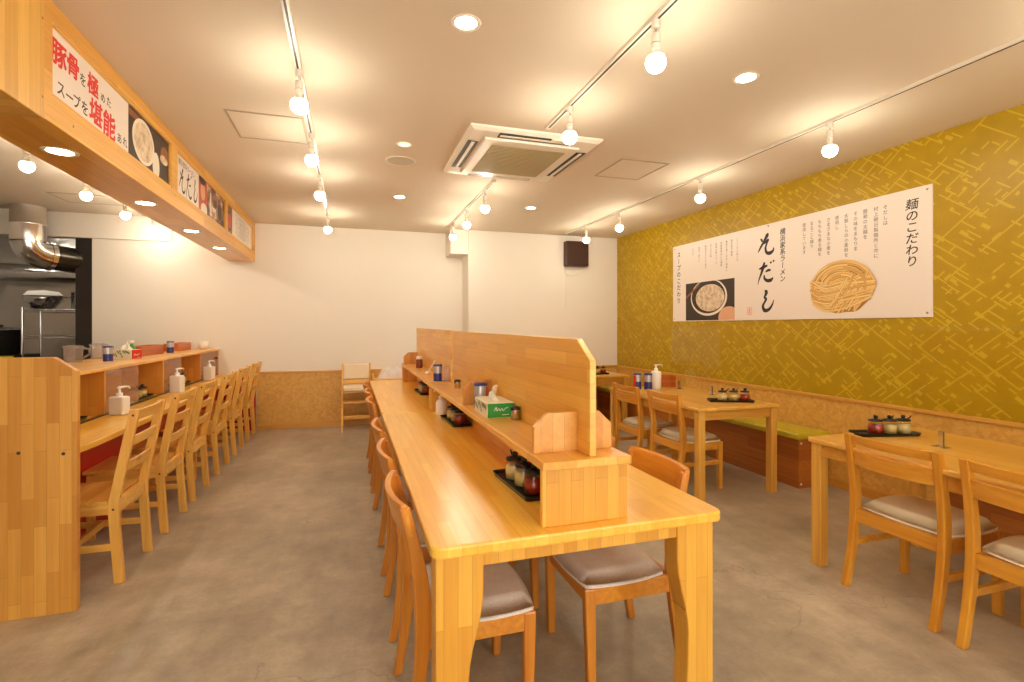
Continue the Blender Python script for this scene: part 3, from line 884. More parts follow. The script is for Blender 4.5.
air_con()

def track(x, y0, y1, label, z=CE):
    t = thing('ceiling_track', label, 'light track', (x, (y0 + y1) / 2, z), 0, 'ceiling light tracks'); h = (y1 - y0) / 2
    MB().box(-0.017, 0.017, -h, h, -0.018, 0, 0.002).build('rail', M['fixture'], t)
    MB().box(-0.005, 0.005, -h + 0.02, h - 0.02, -0.0195, -0.0175).build('slot', M['darkgrey'], t)
    for s in (-1, 1): MB().box(-0.018, 0.018, s * h - 0.015, s * h + 0.015, -0.02, 0, 0.003).build('end_cap', M['fixture'], t)
track(-0.25, -1.5, 6.6, 'long white light track running beside the sign beam')
track(1.24, -1.0, 3.12, 'white light track on the ceiling in front of the air conditioner')
track(2.92, -1.5, 6.62, 'long white light track running along the gold wall')
track(1.23, 4.42, 6.66, 'short white light track between the air conditioner and the back wall')
track(-2.15, 3.0, 6.95, 'white light track on the kitchen ceiling behind the sign beam')

def bulb_light():
    t = thing('track_bulb', 'x', 'lamp')                       # origin at the underside of the track
    MB().lathe([(0.018, 0), (0.019, -0.028), (0.016, -0.034), (0.0, -0.035)], 18).build('adapter', M['fixture'], t)
    MB().cyl((0, 0, -0.034), (0, 0, -0.058), 0.006, 10).build('stem', M['chrome'], t)
    s = MB().lathe([(0.006, -0.05), (0.017, -0.056), (0.019, -0.062), (0.019, -0.115), (0.0155, -0.12)], 18, None, True, False).build('socket', M['fixture'], t)
    MB().lathe([(0.0194, -0.096), (0.0194, -0.1)], 18, None, True, False).build('socket_ring', M['chrome'], s)
    p = []
    for k in range(13):
        a = PI * k / 12
        p.append((0.042 * math.sin(a), -0.178 - 0.042 * math.cos(a)))
    MB().lathe([(0.013, -0.117), (0.016, -0.132), (0.026, -0.146), (0.0355, -0.1555)], 20, None, True, False).build('bulb_neck', M['white_pl'], t)
    pr = [(0.0355, -0.1555)] + [(r, z) for r, z in sorted([(r, z) for r, z in p if z < -0.158], key=lambda q: -q[1])]
    MB().lathe(pr, 20, None, True, False).build('bulb', M['bulb'], t)
    return Repeat(t)
bl = bulb_light()
ZT = CE - 0.019
def bulbs(x, ys, where, grp, total):
    for i, y in enumerate(ys):
        w = 'nearest the camera' if i == 0 else ('farthest from the camera' if i == len(ys) - 1 else ['', 'second from the camera', 'third from the camera'][i])
        bl((x, y, ZT), 0, 'lit bare bulb on %s, %s' % (where, w), grp)
bulbs(-0.245, (2.79, 3.68, 4.65, 6.25), 'the track beside the sign beam', 'bulbs on the left track', 4)
bulbs(1.238, (1.88, 2.77), 'the track before the air conditioner', 'bulbs on the front track', 2)
bulbs(2.91, (2.48, 3.74, 5.14, 5.99), 'the track along the gold wall', 'bulbs on the gold wall track', 4)
bulbs(1.225, (4.70, 5.50, 6.29), 'the short track near the back wall', 'bulbs on the back track', 3)
bulbs(-2.15, (4.42, 5.26, 6.06, 6.80), 'the kitchen ceiling track', 'bulbs on the kitchen track', 4)
bl((-0.25, 1.0, ZT), 0, 'lit bare bulb on the left track above the camera', 'bulbs on the left track')
bl((1.24, 0.6, ZT), 0, 'lit bare bulb on the front track above the camera', 'bulbs on the front track')
bl((2.92, 1.1, ZT), 0, 'lit bare bulb on the gold wall track beyond the frame', 'bulbs on the gold wall track')
bl((2.92, -0.3, ZT), 0, 'lit bare bulb on the gold wall track behind the camera', 'bulbs on the gold wall track')
bl((-0.25, -0.6, ZT), 0, 'lit bare bulb on the left track behind the camera', 'bulbs on the left track')

# wall speaker on the back wall with a loose cord
t = thing('wall_speaker', 'dark brown square speaker box on the white back wall', 'speaker', (3.10, YR, 2.18))
MB().box(-0.17, 0.17, -0.13, 0, 0, 0.355, 0.008).build('cabinet', M['speaker'], t)
MB().box(-0.155, 0.155, -0.137, -0.128, 0.015, 0.34, 0.004).build('front_cloth', plain('dark cloth', srgb(60, 28, 14), 0.7), t)
MB().tube([(x, -0.01, z) for x, z, w in catmull([(-.15, -.002, 0), (-.15, -.08, 0), (-.05, -.13, 0), (.08, -.09, 0), (.15, -.002, 0)])], 0.004, 6).build('cord', M['fixture'], t)
MB().tube([(-.13, -.006, 0), (-.13, -.006, -.6)], 0.004, 6).build('cord', M['fixture'], t)

# ------------------------------------------------------------------ ramen counter with pass-through shelf
CT = 0.72
MB_ = MB
def rounded_top():
    pts = [(-1.86, 2.884), (-1.345, 2.884)]
    for k in range(7):
        a = (PI / 2) * k / 6
        pts.append((-1.345 + 0.09 * math.sin(a), 2.884 + 0.42 * (1 - math.cos(a))))
    pts += [(-1.255, YB - 0.002), (-1.86, YB - 0.002)]
    return pts
t = thing('dining_counter', 'long wooden eating counter with red kick board along the kitchen', 'counter', (0, 0, 0))
MB().prism(rounded_top(), CT - 0.034, CT, 'z', 0.005).build('counter_top', M['table_y'], t)
MB().box(-1.60, -1.56, 2.884, YB - 0.002, 0, CT - 0.036).build('kick_board', M['red'], t)
MB().box(-1.558, -1.14, YB - 0.02, YB - 0.002, 0, CT - 0.036, 0.002).build('end_board', M['red'], t)
for y in (4.985,):
    MB().box(-1.30, -1.26, y, y + 0.045, 0, CT - 0.034, 0.003).build('support_post', M['pine_z'], t)

t = thing('end_panel', 'tall laminated wood panel closing the near end of the counter', 'panel', (-1.200, 2.845, 0))
MB().prism([(-1.3, 0), (0, 0), (0, 1.106), (-0.088, 1.172), (-1.3, 1.172)], 0, 0.036, 'y', 0.003).build('panel_board', M['end_z'], t)
for x, z in ((-.215, .745), (-.05, .73)):
    MB().lathe([(.008, 0), (.006, .002), (0, .0025)], 10, Matrix.Translation((x, 0, z)) @ Matrix.Rotation(PI / 2, 4, 'X')).build('screw', M['darkgrey'], t)

SH = 1.04; SX0, SX1 = -1.88, -1.56
t = thing('counter_shelf', 'raised wooden pass-through shelf with cubbies along the back of the counter', 'shelf', (0, 0, 0))
MB().box(-2.10, SX1 + 0.012, 2.884, YB - 0.003, SH - 0.022, SH, 0.003).build('shelf_top', M['shelf_y'], t)
DY = [2.884, 4.06, 5.18, 6.36, YB - 0.03]
for y in DY:
    MB().box(SX0, SX1, y, y + 0.026, CT + 0.001, SH - 0.022, 0.002).build('divider', M['div_z'], t)
MB().box(SX0, SX0 + 0.016, 2.886, YB - 0.003, CT + 0.001, SH - 0.1, 0.002).build('back_board', M['panel_y'], t)
MB().box(SX1 - 0.02, SX1 + 0.004, 2.91, YB - 0.03, CT + 0.001, CT + 0.008).build('sliding_rail', M['black_pl'], t)
for y0, y1 in ((4.09, 4.66), (5.21, 5.72), (6.39, 7.12), (2.92, 3.45)):
    pn = MB().box(SX1 - 0.012, SX1 - 0.008, y0, y1, CT + 0.008, SH - 0.022).build('sliding_pane', M['pane'], t)
MB().cyl((SX1 - 0.008, 7.05, 0.93), (SX1 + 0.012, 7.05, 0.93), 0.014, 12).build('pane_knob', M['black_pl'], t)

# ------------------------------------------------------------------ chairs
def bar(p0, p1, a, b, bev=0.004, up=(0, 0, 1)):
    """square bar from p0 to p1, size a x b (a across local y)"""
    p0 = Vector(p0); p1 = Vector(p1)
    return p0, p1
def post_path(pts, wx, wy, bev=0.004):
    """vertical post through (x, y, z) points with rectangular section; wx may be a list"""
    secs = []
    for i, (x, y, z) in enumerate(pts):
        a = wx[i] if isinstance(wx, (list, tuple)) else wx
        secs.append([(x - a / 2, y - wy / 2, z), (x + a / 2, y - wy / 2, z), (x + a / 2, y + wy / 2, z), (x - a / 2, y + wy / 2, z)])
    return MB().sweep(secs, bev)

def pine_chair():
    t = thing('ladder_back_chair', 'x', 'chair')
    hw = 0.192
    for s in (-1, 1):
        post_path([(-0.20, s * hw, 0), (-0.176, s * hw, 0.34), (-0.176, s * hw, 0.42), (-0.268, s * hw, 0.885)], 0.046, 0.028).build('leg', M['pine_z'], t)
        post_path([(0.19, s * hw, 0), (0.19, s * hw, 0.40)], 0.042, 0.028).build('leg', M['pine_z'], t)
    for z, h, bx in ((0.852, 0.052, 0), (0.715, 0.05, 0), (0.585, 0.05, 0)):
        xm = -0.176 - (z - 0.42) / 0.465 * 0.092
        n = 9; secs = []
        for k in range(n):
            q = -1 + 2 * k / (n - 1); y = q * (hw - 0.013); cx = xm - 0.012 * (1 - q * q)
            secs.append([(cx - 0.009 - 0.004, y, z + h / 2), (cx + 0.009 - 0.004, y, z + h / 2), (cx + 0.009 + 0.005, y, z - h / 2), (cx - 0.009 + 0.005, y, z - h / 2)])
        MB().sweep(secs, 0.003).build('back_slat', M['pine_y'], t)
    st = MB()
    for k in range(4):
        a = -0.152 + k * 0.096
        st.box(a, a + 0.094, -0.205, 0.205, 0.405, 0.425, 0.003)
    st.build('seat', M['pine_y'], t)
    fr = MB()
    for s in (-1, 1): fr.box(-0.155, 0.17, s * hw - 0.011, s * hw + 0.011, 0.355, 0.404, 0.002)
    fr.box(-0.19, -0.162, -hw + 0.012, hw - 0.012, 0.352, 0.42, 0.003); fr.box(0.175, 0.2, -hw + 0.012, hw - 0.012, 0.355, 0.404, 0.002)
    fr.build('seat_frame', M['pine_x'], t)
    for s in (-1, 1): MB().box(-0.175, 0.172, s * hw - 0.009, s * hw + 0.009, 0.17, 0.205, 0.003).build('stretcher', M['pine_x'], t)
    MB().box(0.01, 0.03, -hw + 0.009, hw - 0.009, 0.17, 0.205, 0.003).build('stretcher', M['pine_y'], t)
    sc = MB()
    for s in (-1, 1):
        for z, x in ((0.855, -0.262), (0.38, -0.176)):
            sc.lathe([(.006, 0), (.005, .002), (0, .002)], 8, Matrix.Translation((x, s * (hw + 0.014), z)) @ Matrix.Rotation(-s * PI / 2, 4, 'X'))
    sc.build('screws', M['darkgrey'], t)
    return Repeat(t)
pc = pine_chair()
for i, (yc, w) in enumerate(((3.293, 'nearest the tall end panel'), (3.957, 'second from the end panel'), (4.565, 'third from the end panel'),
                             (5.30, 'fourth from the end panel'), (6.01, 'fifth from the end panel'), (6.74, 'last one against the back wall'))):
    pc((-1.325, yc, 0), PI, 'pale pine ladder-back chair at the kitchen counter, %s' % w, 'ladder-back chairs along the counter')

def cushion(b, x0, x1, y0, y1, z0, z1, taper=0.0, dome=0.012, nx=12, ny=12, r=0.05):
    """soft rounded seat pad with a domed top"""
    vs = []; fs = []
    def pt(u, v, top):
        # superellipse-ish plan
        ex = 2 * u - 1; ey = 2 * v - 1
        d = max(abs(ex), abs(ey)); h = math.hypot(ex, ey)
        k = 1.0 if h == 0 else (1 - 0.10 * max(0, (h / max(d, 1e-6) - 1) / 0.4142) * d)
        x = (x0 + x1) / 2 + ex * k * (x1 - x0) / 2
        hy = (y1 - y0) / 2 * (1 - taper * (1 - u))
        y = (y0 + y1) / 2 + ey * k * hy
        e = max(0.0, 1 - d)
        z = z0 + (z1 - z0) * (0.35 + 0.65 * math.sqrt(1 - (1 - min(1, e / 0.2)) ** 2)) + dome * (1 - ex * ex) * (1 - ey * ey) if top else z0
        return (x, y, z)
    for top in (1, 0):
        base = len(vs)
        for i in range(nx + 1):
            for j in range(ny + 1): vs.append(pt(i / nx, j / ny, top))
        for i in range(nx):
            for j in range(ny):
                q = (base + i * (ny + 1) + j, base + (i + 1) * (ny + 1) + j, base + (i + 1) * (ny + 1) + j + 1, base + i * (ny + 1) + j + 1)
                fs.append(q if top else q[::-1])
    rim = [i * (ny + 1) for i in range(nx + 1)] + [nx * (ny + 1) + j for j in range(1, ny + 1)] + [i * (ny + 1) + ny for i in range(nx - 1, -1, -1)] + [j for j in range(ny - 1, 0, -1)]
    o = (nx + 1) * (ny + 1)
    for a, c in zip(rim, rim[1:] + rim[:1]): fs.append((a, a + o, c + o, c)[::-1])
    b.add(vs, fs, None, True)

def oak_chair():
    t = thing('curved_back_chair', 'x', 'chair')
    hw = 0.188
    for s in (-1, 1):
        pts = catmull([(-0.215, s * hw, 0), (-0.185, s * hw, 0.18), (-0.168, s * hw, 0.40), (-0.185, s * hw, 0.58), (-0.226, s * hw, 0.755)], 4)
        n = len(pts)
        wx = [0.032 + 0.022 * math.exp(-((p[2] - 0.42) / 0.2) ** 2) for p in pts]
        post_path(pts, wx, 0.03, 0.006).build('leg', M['oak_z'], t)
        post_path([(0.174, s * (hw + 0.004), 0), (0.180, s * (hw - 0.002), 0.374)], [0.03, 0.044], 0.034, 0.006).build('leg', M['oak_z'], t)
    n = 13; secs = []
    for k in range(n):
        q = -1 + 2 * k / (n - 1); y = q * (hw + 0.016); bow = -0.034 * (1 - q * q)
        secs.append([(-0.240 + bow, y, 0.768), (-0.217 + bow, y, 0.768), (-0.196 + bow, y, 0.665), (-0.214 + bow, y, 0.665)])
    MB().sweep(secs, 0.006).build('backrest', M['oak_y'], t)
    fr = MB()
    for s in (-1, 1): fr.box(-0.16, 0.166, s * hw - 0.011, s * hw + 0.011, 0.312, 0.375, 0.003)
    fr.box(-0.17, -0.148, -hw + 0.012, hw - 0.012, 0.312, 0.375, 0.003); fr.box(0.164, 0.189, -hw + 0.012, hw - 0.012, 0.312, 0.375, 0.003)
    fr.build('seat_frame', M['oak_y'], t)
    c = MB(); cushion(c, -0.15, 0.212, -0.215, 0.215, 0.374, 0.414, 0.06, 0.008)
    c.build('seat', M['fabric'], t)
    f = MB()
    for s in (-1, 1):
        f.lathe([(.012, 0), (.012, .003)], 10, Matrix.Translation((-0.215, s * hw, -0.0)))
    return Repeat(t)
oc = oak_chair()
LY = (1.78, 2.37, 2.96, 3.98, 4.55, 5.11)
nm = ('nearest the camera', 'second from the camera', 'third from the camera', 'fourth, just past the table joint', 'fifth, beside the far tabletop', 'sixth, at the far end')
for y, w in zip(LY, nm):
    oc((0.385, y, 0), 0, 'grey-seated oak chair left of the long tables, %s' % w, 'curved-back chairs on the left of the long table')
nm2 = ('nearest the camera, backrest clear of the tabletop', 'second from the camera, behind the shelf end', 'third from the camera, behind the partition', 'fourth, behind the far partition', 'fifth, behind the far partition', 'sixth, at the far end')
for y, w in zip((1.85, 2.43, 3.0, 3.98, 4.55, 5.11), nm2):
    oc((0.998, y, 0), PI, 'grey-seated oak chair right of the long tables, %s' % w, 'curved-back chairs on the right of the long table')

def beech_chair():
    t = thing('slat_back_chair', 'x', 'chair')
    hw = 0.205
    for s in (-1, 1):
        pts = catmull([(-0.215, s * hw, 0), (-0.172, s * hw, 0.2), (-0.150, s * hw, 0.40), (-0.160, s * hw, 0.56), (-0.195, s * hw, 0.772)], 4)
        post_path(pts, [0.036 + 0.012 * math.exp(-((p[2] - 0.42) / 0.2) ** 2) for p in pts], 0.034, 0.006).build('leg', M['beech_z'], t)
        post_path([(0.20, s * hw, 0), (0.198, s * hw, 0.384)], [0.032, 0.042], 0.036, 0.006).build('leg', M['beech_z'], t)
    for z0, z1 in ((0.722, 0.768), (0.612, 0.690)):
        n = 11; secs = []
        for k in range(n):
            q = -1 + 2 * k / (n - 1); y = q * (hw - 0.012); bow = -0.03 * (1 - q * q)
            x0 = -0.160 - (z0 - 0.56) * 0.165 + bow; x1 = -0.160 - (z1 - 0.56) * 0.165 + bow
            secs.append([(x1 - 0.008, y, z1), (x1 + 0.008, y, z1), (x0 + 0.008, y, z0), (x0 - 0.008, y, z0)])
        MB().sweep(secs, 0.004).build('back_rail', M['beech_y'], t)
    fr = MB()
    for s in (-1, 1): fr.box(-0.135, 0.18, s * hw - 0.011, s * hw + 0.011, 0.32, 0.385, 0.003)
    fr.box(-0.162, -0.136, -hw + 0.014, hw - 0.014, 0.32, 0.385, 0.003); fr.box(0.185, 0.21, -hw + 0.014, hw - 0.014, 0.32, 0.385, 0.003)
    fr.build('seat_frame', M['beech_y'], t)
    c = MB(); cushion(c, -0.128, 0.228, -0.222, 0.222, 0.384, 0.428, 0.02, 0.012)
    c.build('seat', M['vinyl'], t)
    for s in (-1, 1): MB().box(-0.165, 0.19, s * hw - 0.010, s * hw + 0.010, 0.20, 0.232, 0.003).build('stretcher', M['beech_y'], t)
    return Repeat(t)
bc = beech_chair()
for y, xx, w in ((1.75, 2.615, 'at the nearest wall table, beside the pine table leg'), (1.225, 2.60, 'cut by the right frame edge at the nearest wall table'),
                 (3.64, 2.66, 'at the middle wall table, nearer of its two'), (4.225, 2.645, 'at the middle wall table, farther of its two'),
                 (5.97, 2.72, 'at the far corner table, nearer of its two'), (6.42, 2.72, 'at the far corner table, farther of its two')):
    bc((xx, y, 0), 0, 'cream-seated beech chair %s' % w, 'slat-back chairs at the wall tables')

# ------------------------------------------------------------------ wall tables, benches
def round_rect(x0, x1, y0, y1, r, n=5):
    pts = []
    for cx, cy, a0 in ((x1 - r, y0 + r, -PI / 2), (x1 - r, y1 - r, 0), (x0 + r, y1 - r, PI / 2), (x0 + r, y0 + r, PI)):
        for k in range(n + 1):
            a = a0 + PI / 2 * k / n
            pts.append((cx + r * math.cos(a), cy + r * math.sin(a)))
    return pts
def wall_table(x0, x1, y0, y1, label, H=0.70):
    t = thing('wall_table', label, 'table', ((x0 + x1) / 2, (y0 + y1) / 2, 0), 0, 'pine tables along the gold wall')
    a, b = (x1 - x0) / 2, (y1 - y0) / 2
    MB().prism(round_rect(-a, a, -b, b, 0.02), H - 0.026, H, 'z', 0.006).build('tabletop', M['tpine_y'], t)
    ap = MB(); i = 0.045
    ap.box(-a + i, a - i, -b + i - 0.012, -b + i + 0.01, H - 0.098, H - 0.026, 0.002); ap.box(-a + i, a - i, b - i - 0.01, b - i + 0.012, H - 0.098, H - 0.026, 0.002)
    ap.box(-a + i - 0.012, -a + i + 0.01, -b + i, b - i, H - 0.098, H - 0.026, 0.002); ap.box(a - i - 0.01, a - i + 0.012, -b + i, b - i, H - 0.098, H - 0.026, 0.002)
    ap.build('apron', M['tpine_x'], t)
    for sx in (-1, 1):
        for sy in (-1, 1):
            cx, cy = sx * (a - 0.046), sy * (b - 0.046)
            MB().box(cx - 0.029, cx + 0.029, cy - 0.029, cy + 0.029, 0, H - 0.026, 0.004).build('leg', M['tpine_z'], t)
    return t
T1 = wall_table(2.425, 3.28, 0.85, 2.215, 'pine dining table at the right frame edge, nearest along the gold wall')
T2 = wall_table(2.475, 3.245, 3.20, 4.60, 'pine dining table in the middle along the gold wall, acrylic screen on it')
T3 = wall_table(2.53, 3.37, 5.70, 6.70, 'pine dining table farthest along the gold wall, in the back corner')

def bench(y0, y1, label):
    t = thing('wall_bench', label, 'bench', (0, 0, 0), 0, 'box benches under the gold wall')
    MB().box(3.46, XR - 0.024, y0, y1, 0, 0.395, 0.003).build('bench_box', M['bench_y'], t)
    MB().box(3.43, XR - 0.028, y0 - 0.02, y1, 0.396, 0.45, 0.018, 3).build('cushion', M['olive'], t)
    for z in (0.035, 0.365):
        MB().lathe([(.010, 0), (.008, .003), (0, .004)], 10, Matrix.Translation((3.485, y0, z)) @ Matrix.Rotation(PI / 2, 4, 'X')).build('screw', M['white_pl'], t)
bench(3.23, 6.74, 'long low bench with olive cushion under the gold wall')
bench(-0.6, 2.42 - 0.25, 'low bench with olive cushion behind the nearest wall table')

def acrylic_screen(x, y0, y1, z0, z1, posts, label):
    t = thing('acrylic_screen', label, 'table screen', (x, (y0 + y1) / 2, z0), 0, 'clear acrylic table screens'); yc = (y0 + y1) / 2
    MB().box(-0.0015, 0.0015, y0 - yc, y1 - yc, 0.012, z1 - z0, 0).build('clear_sheet', M['acrylic'], t)
    for y in posts:
        MB().box(-0.022, 0.022, y - yc - 0.035, y - yc + 0.035, 0, 0.003).build('foot', M['steel'], t)
        st = MB(); st.box(-0.006, -0.002, y - yc - 0.011, y - yc + 0.011, 0.003, 0.08); st.box(0.002, 0.006, y - yc - 0.011, y - yc + 0.011, 0.003, 0.08)
        st.build('clip', M['steel'], t)
acrylic_screen(3.10, 3.72, 4.44, 0.70, 1.315, (3.83, 4.30), 'clear acrylic screen standing on the middle wall table')
acrylic_screen(2.865, 0.98, 1.95, 0.70, 1.315, (1.12, 1.81), 'clear acrylic screen standing on the nearest wall table')

# ------------------------------------------------------------------ long table in the middle
TZ = 0.718
def big_table(y0, y1, label):
    t = thing('long_table', label, 'table', (0, 0, 0), 0, 'heavy laminated tables in the middle')
    x0, x1 = 0.206, 1.150
    MB().prism(round_rect(x0, x1, y0, y1, 0.035), TZ - 0.034, TZ, 'z', 0.007).build('tabletop', M['table_y'], t)
    ap = MB(); ap.box(x0 + 0.05, x1 - 0.05, y0 + 0.025, y0 + 0.05, TZ - 0.075, TZ - 0.034, 0.003); ap.box(x0 + 0.05, x1 - 0.05, y1 - 0.05, y1 - 0.025, TZ - 0.075, TZ - 0.034, 0.003)
    ap.box(x0 + 0.05, x0 + 0.075, y0 + 0.06, y1 - 0.06, TZ - 0.075, TZ - 0.034, 0.003); ap.box(x1 - 0.075, x1 - 0.05, y0 + 0.06, y1 - 0.06, TZ - 0.075, TZ - 0.034, 0.003)
    ap.build('apron', M['post_z'], t)
    for s in (0, 1):
        for q in (0, 1):
            wt, wb = 0.135, 0.094
            prof = [(0.0, TZ - 0.034), (wt, TZ - 0.034), (wt, 0.575)]
            for k in range(1, 7):
                u = k / 6
                prof.append((wt - (wt - wb) * (3 * u * u - 2 * u ** 3), 0.575 - 0.24 * u))
            prof += [(wb + 0.002, 0.22), (wb + 0.010, 0.08), (wb + 0.012, 0.0), (0.0, 0.0)]
            xx = (lambda a: x0 + 0.014 + a) if s == 0 else (lambda a: x1 - 0.030 - a)
            ya = y0 + 0.018 if q == 0 else y1 - 0.018 - 0.075
            MB().prism([(xx(a), z) for a, z in prof], ya, ya + 0.075, 'y', 0.005).build('leg', M['post_z'], t)
    return t
big_table(1.357, 3.612, 'long laminated wood table nearest the camera in the middle of the room')
big_table(3.618, 5.84, 'long laminated wood table butted behind the nearest one')

def table_shelf(y0, y1, ptop0, ptop1, brs, near_clip, label):
    t = thing('table_shelf', label, 'shelf', (0, 0, 0), 0, 'raised shelves with partition on the long tables')
    sx0, sx1, sz = 0.533, 0.826, 0.915
    MB().box(sx0, sx1, y0, y1, sz - 0.026, sz, 0.004).build('shelf_top', M['shelf_y'], t)
    MB().box(sx0 + 0.006, sx1 - 0.004, y0 + 0.02, y0 + 0.04, TZ, sz - 0.026, 0.002).build('end_support', M['post_z'], t)
    MB().box(sx0 + 0.006, sx1 - 0.004, y1 - 0.045, y1 - 0.025, TZ, sz - 0.026, 0.002).build('end_support', M['post_z'], t)
    MB().box(0.696, 0.714, y0 + 0.04, y1 - 0.045, TZ, sz - 0.026).build('spine_board', M['panel_y'], t)
    c = near_clip
    MB().prism([(y0 + 0.022, sz), (y1 - 0.02, sz), (y1 - 0.02, ptop1 - 0.02), (y1 - 0.04, ptop1), (y0 + 0.022 + c * 1.5, ptop0), (y0 + 0.022, ptop0 - c)], 0.694, 0.716, 'x', 0.003).build('partition_board', M['panel_y'], t)
    for y in brs:
        for s in (-1, 1):
            e = 0.694 if s < 0 else 0.716
            w = (e - (sx0 + 0.012)) if s < 0 else (sx1 - 0.012 - e)
            P = [(e, sz), (e, sz + 0.125), (e + s * (w - 0.045), sz + 0.125), (e + s * w, sz + 0.082), (e + s * w, sz)]
            if s > 0: P = P[::-1]
            MB().prism(P, y, y + 0.018, 'y', 0.002).build('bracket_board', M['post_zy'], t)
table_shelf(1.382, 3.615, 1.272, 1.283, (1.49, 2.53), 0.065, 'raised shelf and tall partition along the nearest long table')
table_shelf(3.625, 5.66, 1.287, 1.300, (5.52,), 0.02, 'raised shelf and tall partition along the far long table')

# ------------------------------------------------------------------ table ware
def jar(fill, name_lab):
    t = thing('condiment_jar', 'x', 'jar')
    MB().lathe([(0.036, 0.0), (0.040, 0.004), (0.040, 0.034), (0.036, 0.066), (0.032, 0.074)], 18, None, True, True).build('glass_body', M['jarglass'], t)
    MB().lathe([(0.0, 0.004), (0.036, 0.005), (0.037, 0.032), (0.035, 0.053), (0.0, 0.055)], 18, None, True, False).build('contents', M[fill], t)
    l = MB().lathe([(0.034, 0.072), (0.037, 0.074), (0.036, 0.081), (0.012, 0.086), (0.006, 0.088)], 18, None, True, True).build('lid', M['black_pl'], t)
    MB().lathe([(0.006, 0.087), (0.012, 0.094), (0.010, 0.103), (0.0, 0.105)], 10).build('lid_knob', M['black_pl'], l)
    MB().tube([(0.0, 0.02, 0.079), (0.0, 0.038, 0.088), (0.0, 0.050, 0.100)], [0.004, 0.004, 0.003], 6).build('spoon_handle', M['black_pl'], t)
    return Repeat(t)
J = [jar('garlic', ''), jar('ginger', ''), jar('sauce_red', '')]
JN = ['pale garlic filled', 'pale paste filled', 'red sauce filled']
tray_root = thing('condiment_tray', 'x', 'tray')
tb = MB()
tb.prism(round_rect(-0.055, 0.055, -0.17, 0.17, 0.015), 0, 0.006, 'z')
tb.build('tray_base', M['black_pl'], tray_root)
rm = MB()
a_ = round_rect(-0.055, 0.055, -0.17, 0.17, 0.015); b_ = round_rect(-0.063, 0.063, -0.178, 0.178, 0.02); c_ = round_rect(-0.051, 0.051, -0.166, 0.166, 0.012)
n_ = len(a_)
rm.add([(x, y, 0.001) for x, y in a_] + [(x, y, 0.018) for x, y in b_] + [(x, y, 0.007) for x, y in c_],
       [(i, (i + 1) % n_, n_ + (i + 1) % n_, n_ + i) for i in range(n_)] + [(n_ + i, n_ + (i + 1) % n_, 2 * n_ + (i + 1) % n_, 2 * n_ + i) for i in range(n_)])
rm.build('tray_rim', M['black_pl'], tray_root)
TR = Repeat(tray_root)
def tray_set(x, y, z, rz, where, order=(2, 1, 0), offs=(-0.108, -0.014, 0.078), grp='condiment trays'):
    TR((x, y, z), rz, 'black plastic tray of condiment jars %s' % where, grp)
    for k, d in zip(order, offs):
        px = x - math.sin(rz) * d; py = y + math.cos(rz) * d
        J[k]((px, py, z + 0.006), rz + 0.5 * k, 'black-lidded jar, %s, in the tray %s' % (JN[k], where), 'condiment jars')
tray_set(0.614, 1.80, TZ, 0.06, 'nearest the camera on the long table')
tray_set(0.628, 3.14, TZ, 0.05, 'beside the white bottle on the long table')
tray_set(0.634, 4.62, TZ, 0.03, 'on the far long table')
tray_set(2.968, 3.44, 0.70, -PI / 2 - 0.42, 'on the middle wall table', (0, 1, 2), (-0.062, 0.026, 0.114))
tray_set(2.885, 2.115, 0.70, -PI / 2 - 0.24, 'on the nearest wall table', (2, 1, 0), (-0.052, 0.030, 0.112))
tray_set(3.02, 5.95, 0.70, -PI / 2, 'on the far wall table in the corner', (0, 1, 2), (-0.06, 0.026, 0.112))
tray_set(-1.665, 3.78, CT + 0.001, 0.0, 'in the counter cubby nearest the end panel')
tray_set(-1.665, 4.94, CT + 0.001, 0.0, 'in the middle counter cubby')
tray_set(-1.665, 6.02, CT + 0.001, 0.0, 'in the far counter cubby')

def pump_bottle(square=False, w=0.048, h=0.125):
    t = thing('pump_bottle', 'x', 'pump bottle')
    if square:
        MB().box(-w, w, -0.036, 0.036, 0, h, 0.012, 3).build('bottle', M['white_pl'], t)
    else:
        MB().lathe([(w * .92, 0), (w, 0.006), (w, h - 0.02), (w * .75, h - 0.004), (w * .35, h)], 22).build('bottle', M['white_pl'], t)
    MB().lathe([(0.019, h - 0.002), (0.019, h + 0.022), (0.008, h + 0.026), (0.006, h + 0.055), (0.0, h + 0.056)], 16).build('pump_collar', M['white_pl'], t)
    MB().tube([(0.0, -0.014, h + 0.058), (0, 0.04, h + 0.060), (0, 0.085, h + 0.056), (0, 0.094, h + 0.042)], [0.008, 0.0065, 0.005, 0.004], 10).build('pump_nozzle', M['white_pl'], t)
    return Repeat(t)
pb = pump_bottle(True, 0.05, 0.125)
pb((-1.475, 4.06, CT), -0.3, 'squat white pump bottle on the counter nearest the end panel', 'white pump bottles on the counter')
pb2 = pump_bottle(True, 0.05, 0.155)
pb2((-1.48, 5.28, CT), -0.3, 'white pump bottle on the counter, second from the end panel', 'white pump bottles on the counter')
pb2((-1.48, 6.38, CT), -0.3, 'white pump bottle on the counter farthest from the end panel', 'white pump bottles on the counter')
pump_bottle(False, 0.052, 0.175)((2.90, 4.40, 0.70), -1.3, 'tall white pump bottle on the middle wall table beside the wooden box')
pump_bottle(False, 0.038, 0.10)((0.592, 3.45, TZ), 0.4, 'small white pump bottle under the long table shelf by the support')

